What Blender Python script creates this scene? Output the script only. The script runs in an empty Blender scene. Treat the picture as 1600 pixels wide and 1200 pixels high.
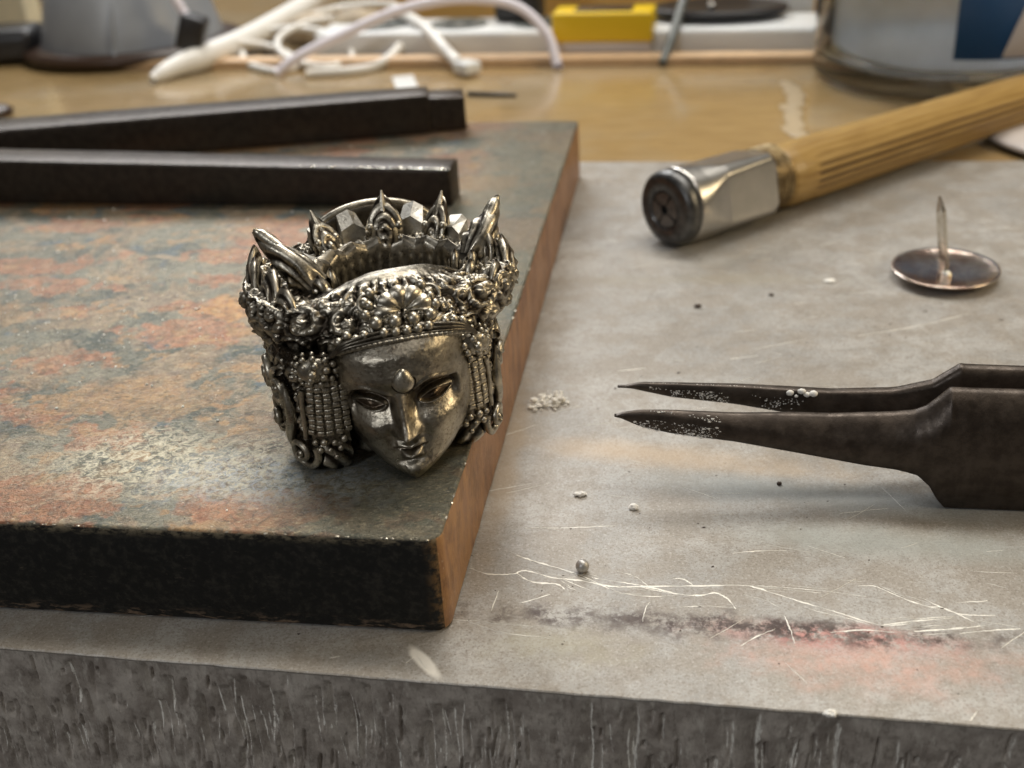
import bpy, bmesh, math, random
import numpy as np
from mathutils import Vector, Matrix, noise as mnoise
R = math.radians
S = 0.001                      # all dimensions below are millimetres
random.seed(7); rng = np.random.default_rng(7)
sc = bpy.context.scene
col = sc.collection

# ------------------------------------------------------------------ camera
cd = bpy.data.cameras.new('camera'); cam = bpy.data.objects.new('camera', cd); col.objects.link(cam)
PITCH, ROLL, CAM_H = R(28.249), R(-3.600), 64.0
fw = Vector((0, math.cos(PITCH), -math.sin(PITCH))); rt = Vector((1, 0, 0)); up = rt.cross(fw)
RR = math.cos(ROLL)*rt + math.sin(ROLL)*up; UU = -math.sin(ROLL)*rt + math.cos(ROLL)*up
m = Matrix((RR, UU, -fw)).transposed().to_4x4(); m.translation = Vector((0, 0, CAM_H*S))
cam.matrix_world = m
cd.sensor_width = 36; cd.sensor_fit = 'HORIZONTAL'; cd.lens = 36*1783.17/1600
cd.clip_start = 0.002; cd.clip_end = 20
cd.dof.use_dof = True; cd.dof.focus_distance = 0.1035; cd.dof.aperture_fstop = 36.0
sc.camera = cam

# ------------------------------------------------------------------ light
w = bpy.data.worlds.new('World'); sc.world = w; w.use_nodes = True
bg = w.node_tree.nodes['Background']; bg.inputs[0].default_value = (1.0, 0.93, 0.85, 1); bg.inputs[1].default_value = 0.08
sc.view_settings.view_transform = 'Standard'; sc.view_settings.look = 'None'
sc.view_settings.exposure = 0.0; sc.view_settings.gamma = 1
def area(name, loc, target, sx, sy, radiance, color):
    l = bpy.data.lights.new(name, 'AREA'); l.shape = 'RECTANGLE'; l.size = sx*S; l.size_y = sy*S
    l.energy = radiance*math.pi*sx*sy*S*S; l.color = color
    o = bpy.data.objects.new(name, l); col.objects.link(o); o.location = Vector(loc)*S
    o.rotation_euler = (Vector(target)-Vector(loc)).to_track_quat('-Z', 'Y').to_euler()
    return o
area('window_light', (-170, 640, 420), (0, 110, 0), 360, 200, 12.5, (0.98, 0.99, 1.0))
area('ceiling_light', (110, 330, 560), (20, 170, 0), 420, 90, 24.0, (1.0, 0.96, 0.89))
area('front_light', (-230, -220, 270), (-10, 90, 0), 80, 60, 27.0, (0.93, 0.96, 1.0))
area('room_light', (90, -70, 560), (10, 90, 0), 200, 140, 3.5, (1.0, 0.95, 0.88))
area('warm_fill_light', (260, 60, 150), (0, 95, 0), 100, 70, 15.0, (1.0, 0.80, 0.50))  # added warm fill, stands in for bounce from wood on the right

# ------------------------------------------------------------------ mesh helpers
def new_mesh(name, V, F, mats, smooth=True, midx=None, attr=None):
    me = bpy.data.meshes.new(name)
    V = np.asarray(V, dtype=np.float64)*S
    me.from_pydata(V.tolist(), [], [tuple(int(i) for i in f) for f in F])
    for mt in (mats if isinstance(mats, (list, tuple)) else [mats]): me.materials.append(mt)
    if midx is not None: me.polygons.foreach_set('material_index', np.asarray(midx, dtype=np.int32))
    me.polygons.foreach_set('use_smooth', np.full(len(me.polygons), bool(smooth)))
    if attr is not None:
        if np.isscalar(attr): attr = np.full(len(V), attr)
        a = me.attributes.new('relief', 'FLOAT', 'POINT'); a.data.foreach_set('value', np.asarray(attr, dtype=np.float32))
    me.update(); return me
def link(name, me, parent=None, loc=None, rot=None):
    o = bpy.data.objects.new(name, me); col.objects.link(o)
    if parent is not None: o.parent = parent
    if loc is not None: o.location = Vector(loc)*S
    if rot is not None: o.rotation_euler = rot
    return o
def obj(name, VF, mats, parent=None, loc=None, rot=None, **k):
    return link(name, new_mesh(name, VF[0], VF[1], mats, **k), parent, loc, rot)
def tag(o, label=None, cat=None, group=None, kind=None):
    if label: o['label'] = label
    if cat: o['category'] = cat
    if group: o['group'] = group
    if kind: o['kind'] = kind
    return o
def thing(name, label, cat, loc=(0, 0, 0), rz=0, group=None):
    return tag(link(name, None, None, loc, (0, 0, rz)), label, cat, group)
def grid(P, cu=False, cv=False, flip=False):
    nu, nv = P.shape[:2]; F = []
    idx = np.arange(nu*nv).reshape(nu, nv)
    for i in range(nu if cu else nu-1):
        a = idx[i]; b = idx[(i+1) % nu]
        for j in range(nv if cv else nv-1):
            k = (j+1) % nv
            F.append((a[j], a[k], b[k], b[j]) if flip else (a[j], b[j], b[k], a[k]))
    return P.reshape(-1, 3), F
def join(parts):
    V, F, n = [], [], 0
    for v, f in parts:
        v = np.asarray(v, float); V.append(v); F += [tuple(i+n for i in q) for q in f]; n += len(v)
    return np.concatenate(V), F
def tube(pts, rad, n=10, caps=True, flat=1.0):
    pts = np.asarray(pts, float); N = len(pts)
    rad = np.full(N, rad) if np.isscalar(rad) else np.asarray(rad, float)
    T = np.gradient(pts, axis=0); T /= np.linalg.norm(T, axis=1)[:, None]+1e-12
    nrm = np.cross(T[0], [0, 0, 1.0]); 
    if np.linalg.norm(nrm) < 1e-3: nrm = np.array([1.0, 0, 0])
    P = np.zeros((N, n, 3)); a = np.linspace(0, 2*math.pi, n, endpoint=False)
    for i in range(N):
        nrm = nrm - T[i]*(nrm@T[i]); nrm /= np.linalg.norm(nrm)+1e-12; b = np.cross(T[i], nrm)
        P[i] = pts[i] + rad[i]*(np.cos(a)[:, None]*nrm + flat*np.sin(a)[:, None]*b)
    V, F = grid(P, cv=True, flip=True)
    if caps: F = F + [tuple(range(n))[::1], tuple(range((N-1)*n, N*n))[::-1]]
    return V, F
def spline(pts, n=40):
    p = np.asarray(pts, float); p = np.vstack([2*p[0]-p[1], p, 2*p[-1]-p[-2]]); out = []
    k = len(p)-3
    for t in np.linspace(0, k-1e-9, n):
        i = int(t); u = t-i; a, b, c, d = p[i:i+4]
        out.append(.5*((2*b)+(-a+c)*u+(2*a-5*b+4*c-d)*u*u+(-a+3*b-3*c+d)*u**3))
    return np.array(out)
def lathe(prof, n=48, closed=False):
    a = np.linspace(0, 2*math.pi, n, endpoint=False)
    P = np.array([[(r*math.cos(t), r*math.sin(t), z) for (r, z) in prof] for t in a])
    return grid(P, cu=True, cv=closed)
def box(lo, hi, bev=0, seg=2, subdiv=None):
    bm = bmesh.new(); bmesh.ops.create_cube(bm, size=1)
    lo = np.array(lo, float); hi = np.array(hi, float)
    for v in bm.verts: v.co = Vector(lo+(np.array(v.co)+.5)*(hi-lo))
    if bev: bmesh.ops.bevel(bm, geom=bm.edges[:], offset=bev, segments=seg, affect='EDGES', profile=.5)
    bm.verts.index_update(); r = [tuple(v.co) for v in bm.verts], [tuple(v.index for v in f.verts) for f in bm.faces]
    bm.free(); return r
def ico(r=1, sub=1, sc3=(1, 1, 1), c=(0, 0, 0), jit=0):
    bm = bmesh.new(); bmesh.ops.create_icosphere(bm, subdivisions=sub, radius=1); bm.verts.index_update()
    V = np.array([tuple(v.co) for v in bm.verts]); F = [tuple(v.index for v in f.verts) for f in bm.faces]; bm.free()
    if jit: V *= (1+jit*rng.uniform(-1, 1, len(V)))[:, None]
    return V*r*np.array(sc3)+np.array(c), F
def xform(VF, M=None, t=(0, 0, 0)):
    V = np.asarray(VF[0], float)
    if M is not None: V = V@np.asarray(M).T
    return V+np.array(t), VF[1]
def rz(a): c, s = math.cos(a), math.sin(a); return np.array([[c, -s, 0], [s, c, 0], [0, 0, 1]])
def sstep(x, a, b): t = np.clip((x-a)/(b-a), 0, 1); return t*t*(3-2*t)
def G(x, c, s): return np.exp(-((x-c)/s)**2)

# ------------------------------------------------------------------ material helper
class N:
    def __init__(s, name):
        s.m = bpy.data.materials.new(name); s.m.use_nodes = True; s.t = s.m.node_tree
        s.b = s.t.nodes['Principled BSDF']
        tc = s.t.nodes.new('ShaderNodeTexCoord'); v = s.t.nodes.new('ShaderNodeVectorMath'); v.operation = 'SCALE'
        v.inputs['Scale'].default_value = 1/S; s.t.links.new(tc.outputs['Object'], v.inputs[0]); s.c = v.outputs[0]
    def put(s, sock, val):
        if isinstance(val, bpy.types.NodeSocket): s.t.links.new(val, sock)
        elif isinstance(val, (tuple, list)) and len(val) == 3 and sock.type == 'RGBA': sock.default_value = (*val, 1)
        else: sock.default_value = val
    def map(s, scale=(1, 1, 1), loc=(0, 0, 0), rot=0, vec=None):
        n = s.t.nodes.new('ShaderNodeMapping'); n.vector_type = 'POINT'
        n2 = s.t.nodes.new('ShaderNodeMapping'); n2.inputs['Rotation'].default_value = (0, 0, rot); n2.inputs['Location'].default_value = loc
        s.put(n2.inputs[0], vec or s.c); s.put(n.inputs[0], n2.outputs[0]); n.inputs['Scale'].default_value = scale; return n.outputs[0]
    def noise(s, scale, detail=3, rough=.55, dist=0, vec=None):
        n = s.t.nodes.new('ShaderNodeTexNoise'); s.put(n.inputs['Vector'], vec or s.c)
        n.inputs['Scale'].default_value = scale; n.inputs['Detail'].default_value = detail
        n.inputs['Roughness'].default_value = rough; n.inputs['Distortion'].default_value = dist; return n.outputs['Fac']
    def vor(s, scale, vec=None, feat='F1', out='Distance'):
        n = s.t.nodes.new('ShaderNodeTexVoronoi'); n.feature = feat; s.put(n.inputs['Vector'], vec or s.c); n.inputs['Scale'].default_value = scale
        return n.outputs[out]
    def math(s, op, a, b=0.0, c=None, clamp=False):
        n = s.t.nodes.new('ShaderNodeMath'); n.operation = op; n.use_clamp = clamp; s.put(n.inputs[0], a); s.put(n.inputs[1], b)
        if c is not None: s.put(n.inputs[2], c)
        return n.outputs[0]
    def rng(s, x, a, b, c=0.0, d=1.0, smooth=True):
        n = s.t.nodes.new('ShaderNodeMapRange'); n.interpolation_type = 'SMOOTHSTEP' if smooth else 'LINEAR'
        for i, q in enumerate((x, a, b, c, d)): s.put(n.inputs[i], q)
        return n.outputs[0]
    def mix(s, f, a, b, mode='MIX'):
        n = s.t.nodes.new('ShaderNodeMix'); n.data_type = 'RGBA'; n.blend_type = mode
        s.put(n.inputs['Factor'], f); s.put(n.inputs[6], a); s.put(n.inputs[7], b); return n.outputs[2]
    def sep(s, vec=None):
        n = s.t.nodes.new('ShaderNodeSeparateXYZ'); s.put(n.inputs[0], vec or s.c); return n.outputs
    def attr(s, name):
        n = s.t.nodes.new('ShaderNodeAttribute'); n.attribute_name = name; return n.outputs['Fac']
    def bump(s, h, dist, strength=1.0):
        n = s.t.nodes.new('ShaderNodeBump'); n.inputs['Distance'].default_value = dist*S; n.inputs['Strength'].default_value = strength
        s.put(n.inputs['Height'], h); s.t.links.new(n.outputs[0], s.b.inputs['Normal'])
    def blob(s, x, y, rx, ry, rot=0, wob=.35, nscale=.25, soft=.5):
        """soft-edged irregular patch centred on x, y (mm)"""
        v = s.map(scale=(1/rx, 1/ry, 0), loc=(-x, -y, 0)) if not rot else s.map(scale=(1/rx, 1/ry, 0), rot=0, loc=(0, 0, 0), vec=s.map(rot=-rot, vec=s.map(loc=(-x, -y, 0))))
        n = s.t.nodes.new('ShaderNodeVectorMath'); n.operation = 'LENGTH'; s.put(n.inputs[0], v)
        d = s.math('ADD', n.outputs['Value'], s.math('MULTIPLY', s.math('SUBTRACT', s.noise(nscale, 4, .6), .5), wob*2))
        return s.rng(d, 1.0, 1-soft, 0, 1)
    def set(s, **k):
        names = dict(color='Base Color', rough='Roughness', metal='Metallic', spec='Specular IOR Level', trans='Transmission Weight',
                     ior='IOR', coat='Coat Weight', coatr='Coat Roughness', sss='Subsurface Weight', alpha='Alpha')
        for a, b in k.items(): s.put(s.b.inputs[names[a]], b)
        return s.m
def simple(name, color, rough=.5, metal=0.0, nz=0.0, nscale=1.0, bumpd=0, **k):
    n = N(name)
    c = color
    if nz: c = n.mix(n.rng(n.noise(nscale, 4), .3, .7), tuple(x*(1-nz) for x in color), tuple(min(1, x*(1+nz)) for x in color))
    if bumpd: n.bump(n.noise(nscale*2, 4, .6), bumpd)
    return n.set(color=c, rough=rough, metal=metal, **k)

# ------------------------------------------------------------------ materials
def m_sheet():
    n = N('aged_zinc_sheet')
    big = n.rng(n.noise(.05, 3, .5), .35, .65)
    c = n.mix(big, (.30, .288, .266), (.405, .39, .362))
    c = n.mix(n.rng(n.noise(.16, 5, .65), .42, .60, 0, .7), c, (.28, .245, .20))
    c = n.mix(n.rng(n.noise(1.1, 6, .8), .46, .62, 0, .6), c, (.245, .215, .18))
    c = n.mix(n.rng(n.noise(3.0, 5, .75), .52, .66, 0, .45), c, (.58, .56, .525))
    c = n.mix(n.rng(n.noise(4.2, 4, .7), .52, .64, 0, .65), c, (.16, .13, .10))
    c = n.mix(n.math('MULTIPLY', n.blob(16, 101, 22, 3.6, R(-18), .5, .12, .9), .5), c, (.50, .37, .24))
    c = n.mix(n.math('MULTIPLY', n.blob(30, 92, 26, 3.8, R(-16), .5, .1, .9), .6), c, (.27, .29, .28))  # blue-grey stain, with part of the tweezers' shadow in its colour
    c = n.mix(n.math('MULTIPLY', n.blob(33, 84, 22, 3.5, R(-14), .5, .1, .9), .5), c, (.36, .39, .37))
    c = n.mix(n.math('MULTIPLY', n.math('MULTIPLY', n.blob(27, 68.8, 15, 5.0, R(-13), .9, .3, 1.0), n.rng(n.noise(.7, 6, .75), .35, .62, .35, 1)), .60), c, (.58, .32, .25))
    c = n.mix(n.math('MULTIPLY', n.blob(2, 73, 9, 3.5, R(-13), .9, .3, 1.0), .4), c, (.36, .33, .22))
    c = n.mix(n.math('MULTIPLY', n.math('MULTIPLY', n.blob(25, 71.8, 14, 2.6, R(-12), .9, .45, .9), n.rng(n.noise(.9, 6, .78), .40, .56)), .8), c, (.47, .19, .16))
    streak = n.math('MULTIPLY', n.blob(17.5, 73.9, 33, 2.3, R(-10.5), .9, .35, .9), n.rng(n.noise(.55, 6, .8), .40, .56))
    c = n.mix(n.math('MULTIPLY', streak, 1.0), c, (.055, .034, .028))
    c = n.mix(n.math('MULTIPLY', n.blob(-8.6, 71.9, .75, 3.0, R(33), .22, .6, .5), .9), c, (.80, .76, .68))
    c = n.mix(n.math('MULTIPLY', n.blob(30, 146, 26, 3, R(-8), .6, .1, .9), .45), c, (.30, .265, .2))
    c = n.mix(n.math('MULTIPLY', n.blob(-1, 103, 2.2, 24, R(-8), .5, .12, .8), .5), c, (.33, .25, .16))
    c = n.mix(n.math('MULTIPLY', n.blob(26, 158, 9, 16, 0, .5, .1, .9), .5), c, (.52, .50, .46))
    n.bump(n.math('ADD', n.noise(2.2, 5, .7), n.math('MULTIPLY', n.noise(7, 3, .6), .4)), .05, .7)
    return n.set(color=c, rough=n.rng(n.noise(.35, 5, .65), .3, .7, .38, .56), metal=.22, spec=.5)
def m_block():
    n = N('heat_stained_steel')
    v = n.map(scale=(.62, 1.25, 1), rot=R(10))
    wv = n.t.nodes.new('ShaderNodeVectorMath'); wv.operation = 'ADD'
    nz = n.t.nodes.new('ShaderNodeTexNoise'); nz.inputs['Scale'].default_value = .35; n.put(nz.inputs[0], n.c); nz.inputs['Detail'].default_value = 4
    sc_ = n.t.nodes.new('ShaderNodeVectorMath'); sc_.operation = 'SCALE'; sc_.inputs['Scale'].default_value = 9.0
    n.put(sc_.inputs[0], nz.outputs['Color']); n.put(wv.inputs[0], v); n.put(wv.inputs[1], sc_.outputs[0]); wv = wv.outputs[0]
    c = n.mix(n.rng(n.noise(.12, 5, .6), .35, .65), (.060, .070, .060), (.175, .165, .125))
    # pale olive, slate blue, tan
    c = n.mix(n.rng(n.noise(.16, 4, .55, 1.0, vec=n.map(loc=(40, 9, 3))), .56, .63, 0, .8), c, (.055, .09, .115))
    c = n.mix(n.rng(n.noise(.10, 5, .65, .8, vec=n.map(loc=(-70, 39, 3))), .47, .56, 0, .8), c, n.mix(n.rng(n.noise(.7, 5, .7), .35, .65), (.18, .125, .085), (.29, .22, .14)))
    # rust red-brown blots with ragged rims, left and far part
    zone = n.rng(n.noise(.035, 2, .5, vec=n.map(loc=(12, -55, 0))), .30, .44)
    red = n.math('MULTIPLY', n.rng(n.vor(.105, wv), .50, .41), n.rng(n.vor(.105, wv, out='Color'), .30, .42))
    c = n.mix(n.math('MULTIPLY', n.math('MULTIPLY', red, zone), n.rng(n.noise(.9, 6, .8), .34, .56, .45, 1.0)), c, n.mix(n.rng(n.noise(.6, 4), .35, .65), (.215, .095, .055), (.32, .16, .09)))
    org = n.rng(n.vor(.075, n.map(loc=(31, 17, 5), vec=wv)), .42, .33)
    org2 = n.math('MULTIPLY', org, n.rng(n.vor(.075, n.map(loc=(31, 17, 5), vec=wv), out='Color'), .35, .5))
    sm = n.math('MULTIPLY', n.rng(n.vor(.30, wv), .46, .36), n.rng(n.vor(.30, wv, out='Color'), .42, .50)); c = n.mix(n.math('MULTIPLY', sm, n.rng(n.noise(.06, 3, .6), .42, .56, 0, .8)), c, n.mix(n.noise(.4, 3), (.20, .095, .05), (.40, .27, .13)))
    c = n.mix(n.math('MULTIPLY', org2, n.rng(n.noise(.8, 6, .8, vec=n.map(loc=(9, 9, 9))), .36, .56, .4, 1.0)), c, n.mix(n.rng(n.noise(.8, 5, .7), .35, .65), (.40, .225, .085), (.27, .14, .07)))
    x, y, z = n.sep(n.map(loc=(6.6, -75.2, 0)))
    # darker olive margin along the right edge
    u = n.sep(n.map(rot=R(10), vec=n.map(loc=(6.6, -75.2, 0))))[0]
    c = n.mix(n.rng(u, -22, -7, 0, .72), c, n.mix(n.noise(.5, 4), (.085, .09, .07), (.17, .165, .125)))
    c = n.mix(n.rng(n.noise(1.0, 6, .78, 1.2), .48, .63, 0, .65), c, (.045, .048, .042))
    c = n.mix(n.rng(n.noise(1.5, 6, .78, 1.5, vec=n.map(scale=(.6, 1.4, 1), loc=(5, 2, 8))), .52, .66, 0, .6), c, (.42, .35, .22))
    ln1 = n.math('ABSOLUTE', n.math('SUBTRACT', n.noise(.28, 5, .6, 1.2, vec=n.map(scale=(.8, 1.3, 1), loc=(2, 14, 0))), .5)); c = n.mix(n.rng(ln1, .010, .002, 0, .6), c, (.055, .045, .035))
    ln2 = n.math('ABSOLUTE', n.math('SUBTRACT', n.noise(.5, 5, .65, 1.5, vec=n.map(scale=(.7, 1.4, 1), loc=(22, 4, 0))), .47)); c = n.mix(n.rng(ln2, .012, .002, 0, .5), c, (.40, .36, .27))
    fr2 = n.blob(-22, 86, 16, 6, R(-10), .6, .15, .9); c = n.mix(n.math('MULTIPLY', fr2, n.rng(n.noise(1.1, 6, .8, 1.0, vec=n.map(loc=(3, 8, 8))), .40, .60, 0, .8)), c, (.33, .37, .39))
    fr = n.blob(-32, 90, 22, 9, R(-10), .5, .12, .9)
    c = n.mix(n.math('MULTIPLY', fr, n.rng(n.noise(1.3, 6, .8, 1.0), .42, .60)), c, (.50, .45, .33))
    c = n.mix(n.rng(n.vor(1.1, n.map(scale=(.7, 1.3, 1))), .12, .03, 0, .8), c, (.55, .48, .38))
    n.bump(n.math('ADD', n.noise(2.4, 6, .75), n.math('MULTIPLY', n.noise(.25, 3), .8)), .16, .8)
    return n.set(color=c, rough=n.rng(n.noise(1.0, 5, .7), .3, .7, .27, .48), metal=.62, spec=.45)
def m_block_front():
    n = N('shaded_mill_scale')  # near-black mill scale, the shade of the unlit front included in its colour
    z = n.sep()[2]
    c = n.mix(n.rng(n.noise(1.2, 6, .7), .45, .7), (.010, .010, .009), (.035, .032, .026))
    g = n.math('MULTIPLY', n.rng(z, 1.6, .3), n.rng(n.noise(.9, 5, .7, vec=n.map(scale=(.5, 1, 2))), .5, .62))
    c = n.mix(n.math('MULTIPLY', g, .8), c, (.26, .18, .12))
    g2 = n.math('MULTIPLY', n.rng(z, 8.6, 9.5), n.rng(n.noise(.9, 6, .75, vec=n.map(scale=(.7, 1, 1.6), loc=(4, 4, 4))), .44, .60)); c = n.mix(n.math('MULTIPLY', g2, .85), c, (.24, .20, .13))
    x = n.sep(n.map(rot=R(10), vec=n.map(loc=(6.6, -75.2, 0))))[0]; g3 = n.math('MULTIPLY', n.rng(x, -1.8, -.2), n.rng(n.noise(.7, 6, .75), .42, .58)); c = n.mix(n.math('MULTIPLY', g3, .8), c, (.26, .15, .06))
    c = n.mix(n.rng(n.noise(1.1, 6, .8, vec=n.map(scale=(.3, 1, 1.5), loc=(7, 7, 2))), .62, .70, 0, .5), c, (.15, .12, .09))
    n.bump(n.noise(1.5, 5, .7), .12, .7)
    return n.set(color=c, rough=.62, metal=.1, spec=.3)
def m_block_side():
    n = N('rusty_sawn_steel_edge')
    v = n.map(scale=(1.2, .8, .22))
    c = n.mix(n.rng(n.noise(.6, 6, .75, .6, vec=v), .38, .62), (.18, .08, .038), (.36, .18, .075))
    c = n.mix(n.rng(n.noise(.12, 4, .6), .45, .6, 0, .6), c, (.34, .19, .11))
    c = n.mix(n.math('MULTIPLY', n.rng(n.sep()[1], 98, 84), n.rng(n.noise(.5, 5, .7), .35, .6, .1, .6)), c, (.44, .23, .075))
    c = n.mix(n.rng(n.noise(.35, 5, .7), .5, .62, 0, .4), c, (.13, .065, .03))
    c = n.mix(n.rng(n.noise(2.2, 5, .75), .60, .70, 0, .7), c, (.60, .45, .30))
    n.bump(n.noise(2.0, 5, .7, vec=v), .12, .8)
    return n.set(color=c, rough=.45, metal=.2)
def m_silver(name, dark, bright, r0=.16, r1=.34, use_attr=False, bd=.032):
    n = N(name)
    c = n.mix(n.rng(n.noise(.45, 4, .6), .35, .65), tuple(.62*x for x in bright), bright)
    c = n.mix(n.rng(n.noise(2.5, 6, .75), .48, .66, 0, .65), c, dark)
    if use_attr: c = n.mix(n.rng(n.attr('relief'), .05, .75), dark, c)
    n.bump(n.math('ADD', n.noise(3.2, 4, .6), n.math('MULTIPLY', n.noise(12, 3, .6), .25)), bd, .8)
    return n.set(color=c, rough=n.rng(n.noise(1.4, 4, .6), .3, .7, r0, r1), metal=1.0)
def m_wood():
    n = N('varnished_bench_wood')
    v = n.map(scale=(.25, 2.2, 1), rot=R(12))
    c = n.mix(n.rng(n.noise(.35, 5, .6, .6, vec=v), .3, .7), (.28, .185, .08), (.375, .26, .12))
    c = n.mix(n.rng(n.noise(.9, 5, .7), .6, .72, 0, .5), c, (.24, .14, .05))
    c = n.mix(n.rng(n.noise(.03, 3, .5), .45, .6, 0, .5), c, (.34, .27, .17))
    n.bump(n.noise(1.0, 3, .6, vec=v), .03, .6)
    return n.set(color=c, rough=n.rng(n.noise(.15, 3), .3, .7, .13, .24), spec=.5, coat=.5, coatr=.12)
def m_gouged():
    n = N('dark_sawn_bench_edge')
    r = n.attr('relief')
    c = n.mix(n.rng(n.noise(.35, 5, .65), .35, .65), (.30, .26, .225), (.50, .45, .395))
    c = n.mix(n.rng(n.noise(1.6, 6, .8, vec=n.map(scale=(1, 1, .45))), .48, .64, 0, .5), c, (.12, .10, .08))
    c = n.mix(n.rng(n.noise(1.4, 5, .7, vec=n.map(scale=(1, 1, .35), loc=(3, 3, 3))), .53, .68, 0, .6), c, (.62, .58, .51))
    c = n.mix(n.rng(n.math('MULTIPLY', r, n.rng(n.noise(2.2, 5, .75, vec=n.map(scale=(1, 1, .5))), .36, .60, .25, 1.3)), .22, .70, 0, 1), c, (.93, .90, .82))
    n.bump(n.noise(2.2, 6, .75, vec=n.map(scale=(1.2, 1.2, .4))), .10, .9)
    return n.set(color=c, rough=.5, spec=.45)
def m_handle():
    n = N('ribbed_bamboo_wood')
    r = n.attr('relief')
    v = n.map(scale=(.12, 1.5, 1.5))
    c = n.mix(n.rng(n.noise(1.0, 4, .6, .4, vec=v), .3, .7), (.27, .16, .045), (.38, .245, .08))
    c = n.mix(n.rng(r, .80, .10, 0, .85), c, (.085, .045, .014))  # groove shade put into the colour, as soft light barely shows the ribs
    return n.set(color=c, rough=.38, spec=.45)
def m_tool(name, a, b, rough=.42, metal=.7, sc_=.8, bd=.05, rv=.2):
    n = N(name)
    c = n.mix(n.rng(n.noise(sc_, 5, .65), .35, .65), a, b)
    n.bump(n.noise(2.5, 5, .7), bd, .6)
    return n.set(color=c, rough=n.rng(n.noise(1.2, 4), .3, .7, rough*(1-rv), rough*(1+rv)), metal=metal)
M = dict(
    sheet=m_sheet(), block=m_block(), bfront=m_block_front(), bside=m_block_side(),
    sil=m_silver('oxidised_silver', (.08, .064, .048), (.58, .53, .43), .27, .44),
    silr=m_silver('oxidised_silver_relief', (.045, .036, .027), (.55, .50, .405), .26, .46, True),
    flat=m_silver('polished_silver_facets', (.30, .27, .22), (.70, .67, .60), .34, .5, False, .05),
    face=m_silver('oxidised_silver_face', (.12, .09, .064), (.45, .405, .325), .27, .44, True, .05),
    wood=m_wood(), gouge=m_gouged(), handle=m_handle(),
    tweez=m_tool('blackened_tweezer_steel', (.038, .028, .021), (.072, .056, .044), .42, .6, .5),
    tong=m_tool('black_tong_steel', (.040, .032, .026), (.060, .048, .038), .36, .7),
    chrome=m_tool('brushed_nickel', (.43, .415, .385), (.50, .48, .445), .30, 1.0, .25, .002, .05),
    nose=m_tool('dark_worn_steel', (.075, .075, .075), (.14, .138, .133), .40, .9, .8, .01),
    ballm=m_tool('grey_solder', (.36, .35, .33), (.5, .48, .45), .5, .7),
    brass=m_tool('dull_brass', (.20, .14, .07), (.36, .27, .14), .38, .9),
    jaw=m_tool('grey_jaw_steel', (.12, .12, .12), (.2, .195, .19), .4, .9),
    hole=simple('black_gap', (.006, .006, .006), .8),
    tack=m_tool('coppery_polished_steel', (.60, .42, .34), (.92, .80, .70), .17, 1.0, .35),
    pin=m_tool('polished_pin_steel', (.60, .56, .48), (.75, .72, .65), .22, 1.0),
    powder=simple('white_flux_powder', (.78, .76, .71), .9),
    chalk=simple('pale_crumb', (.72, .68, .60), .8, nz=.2, nscale=3),
    scratch=simple('bright_scratch', (.80, .77, .69), .35, nz=.15, nscale=2, spec=.8),
    grit=simple('dark_grit', (.05, .03, .02), .7),
    cable=simple('white_cable_plastic', (.80, .78, .73), .38),
    lilac=simple('lilac_white_cable', (.78, .74, .80), .35),
    grey=simple('grey_moulded_plastic', (.27, .29, .32), .36, nz=.08, nscale=.1, bumpd=.02),
    black=simple('black_plastic', (.016, .015, .016), .4),
    brown=simple('dark_brown_plastic', (.045, .025, .016), .35),
    yellow=simple('yellow_plastic', (.74, .50, .010), .35),
    clear=simple('milky_clear_plastic', (.60, .55, .52), .3),
    white=simple('white_plastic', (.76, .77, .76), .35),
    pale=simple('pale_wood_strip', (.62, .42, .24), .5, nz=.1, nscale=.3),
    board=simple('tan_back_board', (.66, .42, .13), .5, nz=.12, nscale=.04),
    cream=simple('cream_panel_paint', (.80, .73, .52), .5, nz=.06, nscale=.15),
    stone=simple('beige_clutter', (.36, .29, .20), .7, nz=.3, nscale=.15),
    pale_tan=simple('tan_smear', (.40, .32, .21), .35),
    blue=simple('blue_label', (.012, .07, .20), .4),
    jarfill=simple('cloudy_grey_fill', (.72, .76, .82), .35, nz=.2, nscale=.06, trans=.75, ior=1.15),
    greyrod=simple('grey_green_rod', (.13, .14, .13), .4),
)
def m_glass():
    n = N('thick_clear_glass'); return n.set(color=(.86, .92, .97), rough=.08, trans=1.0, ior=1.22)
M['glass'] = m_glass()

# ------------------------------------------------------------------ setting
A_SHEET = R(-11.42); FL = np.array([-45.40, 77.11]); e1 = np.array([math.cos(A_SHEET), math.sin(A_SHEET)]); e2 = np.array([-e1[1], e1[0]])
def bench_pt(s, t, z): q = FL+e1*s+e2*t; return (q[0], q[1], z)
SHEET_T = .3; WZ = -.32
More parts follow.
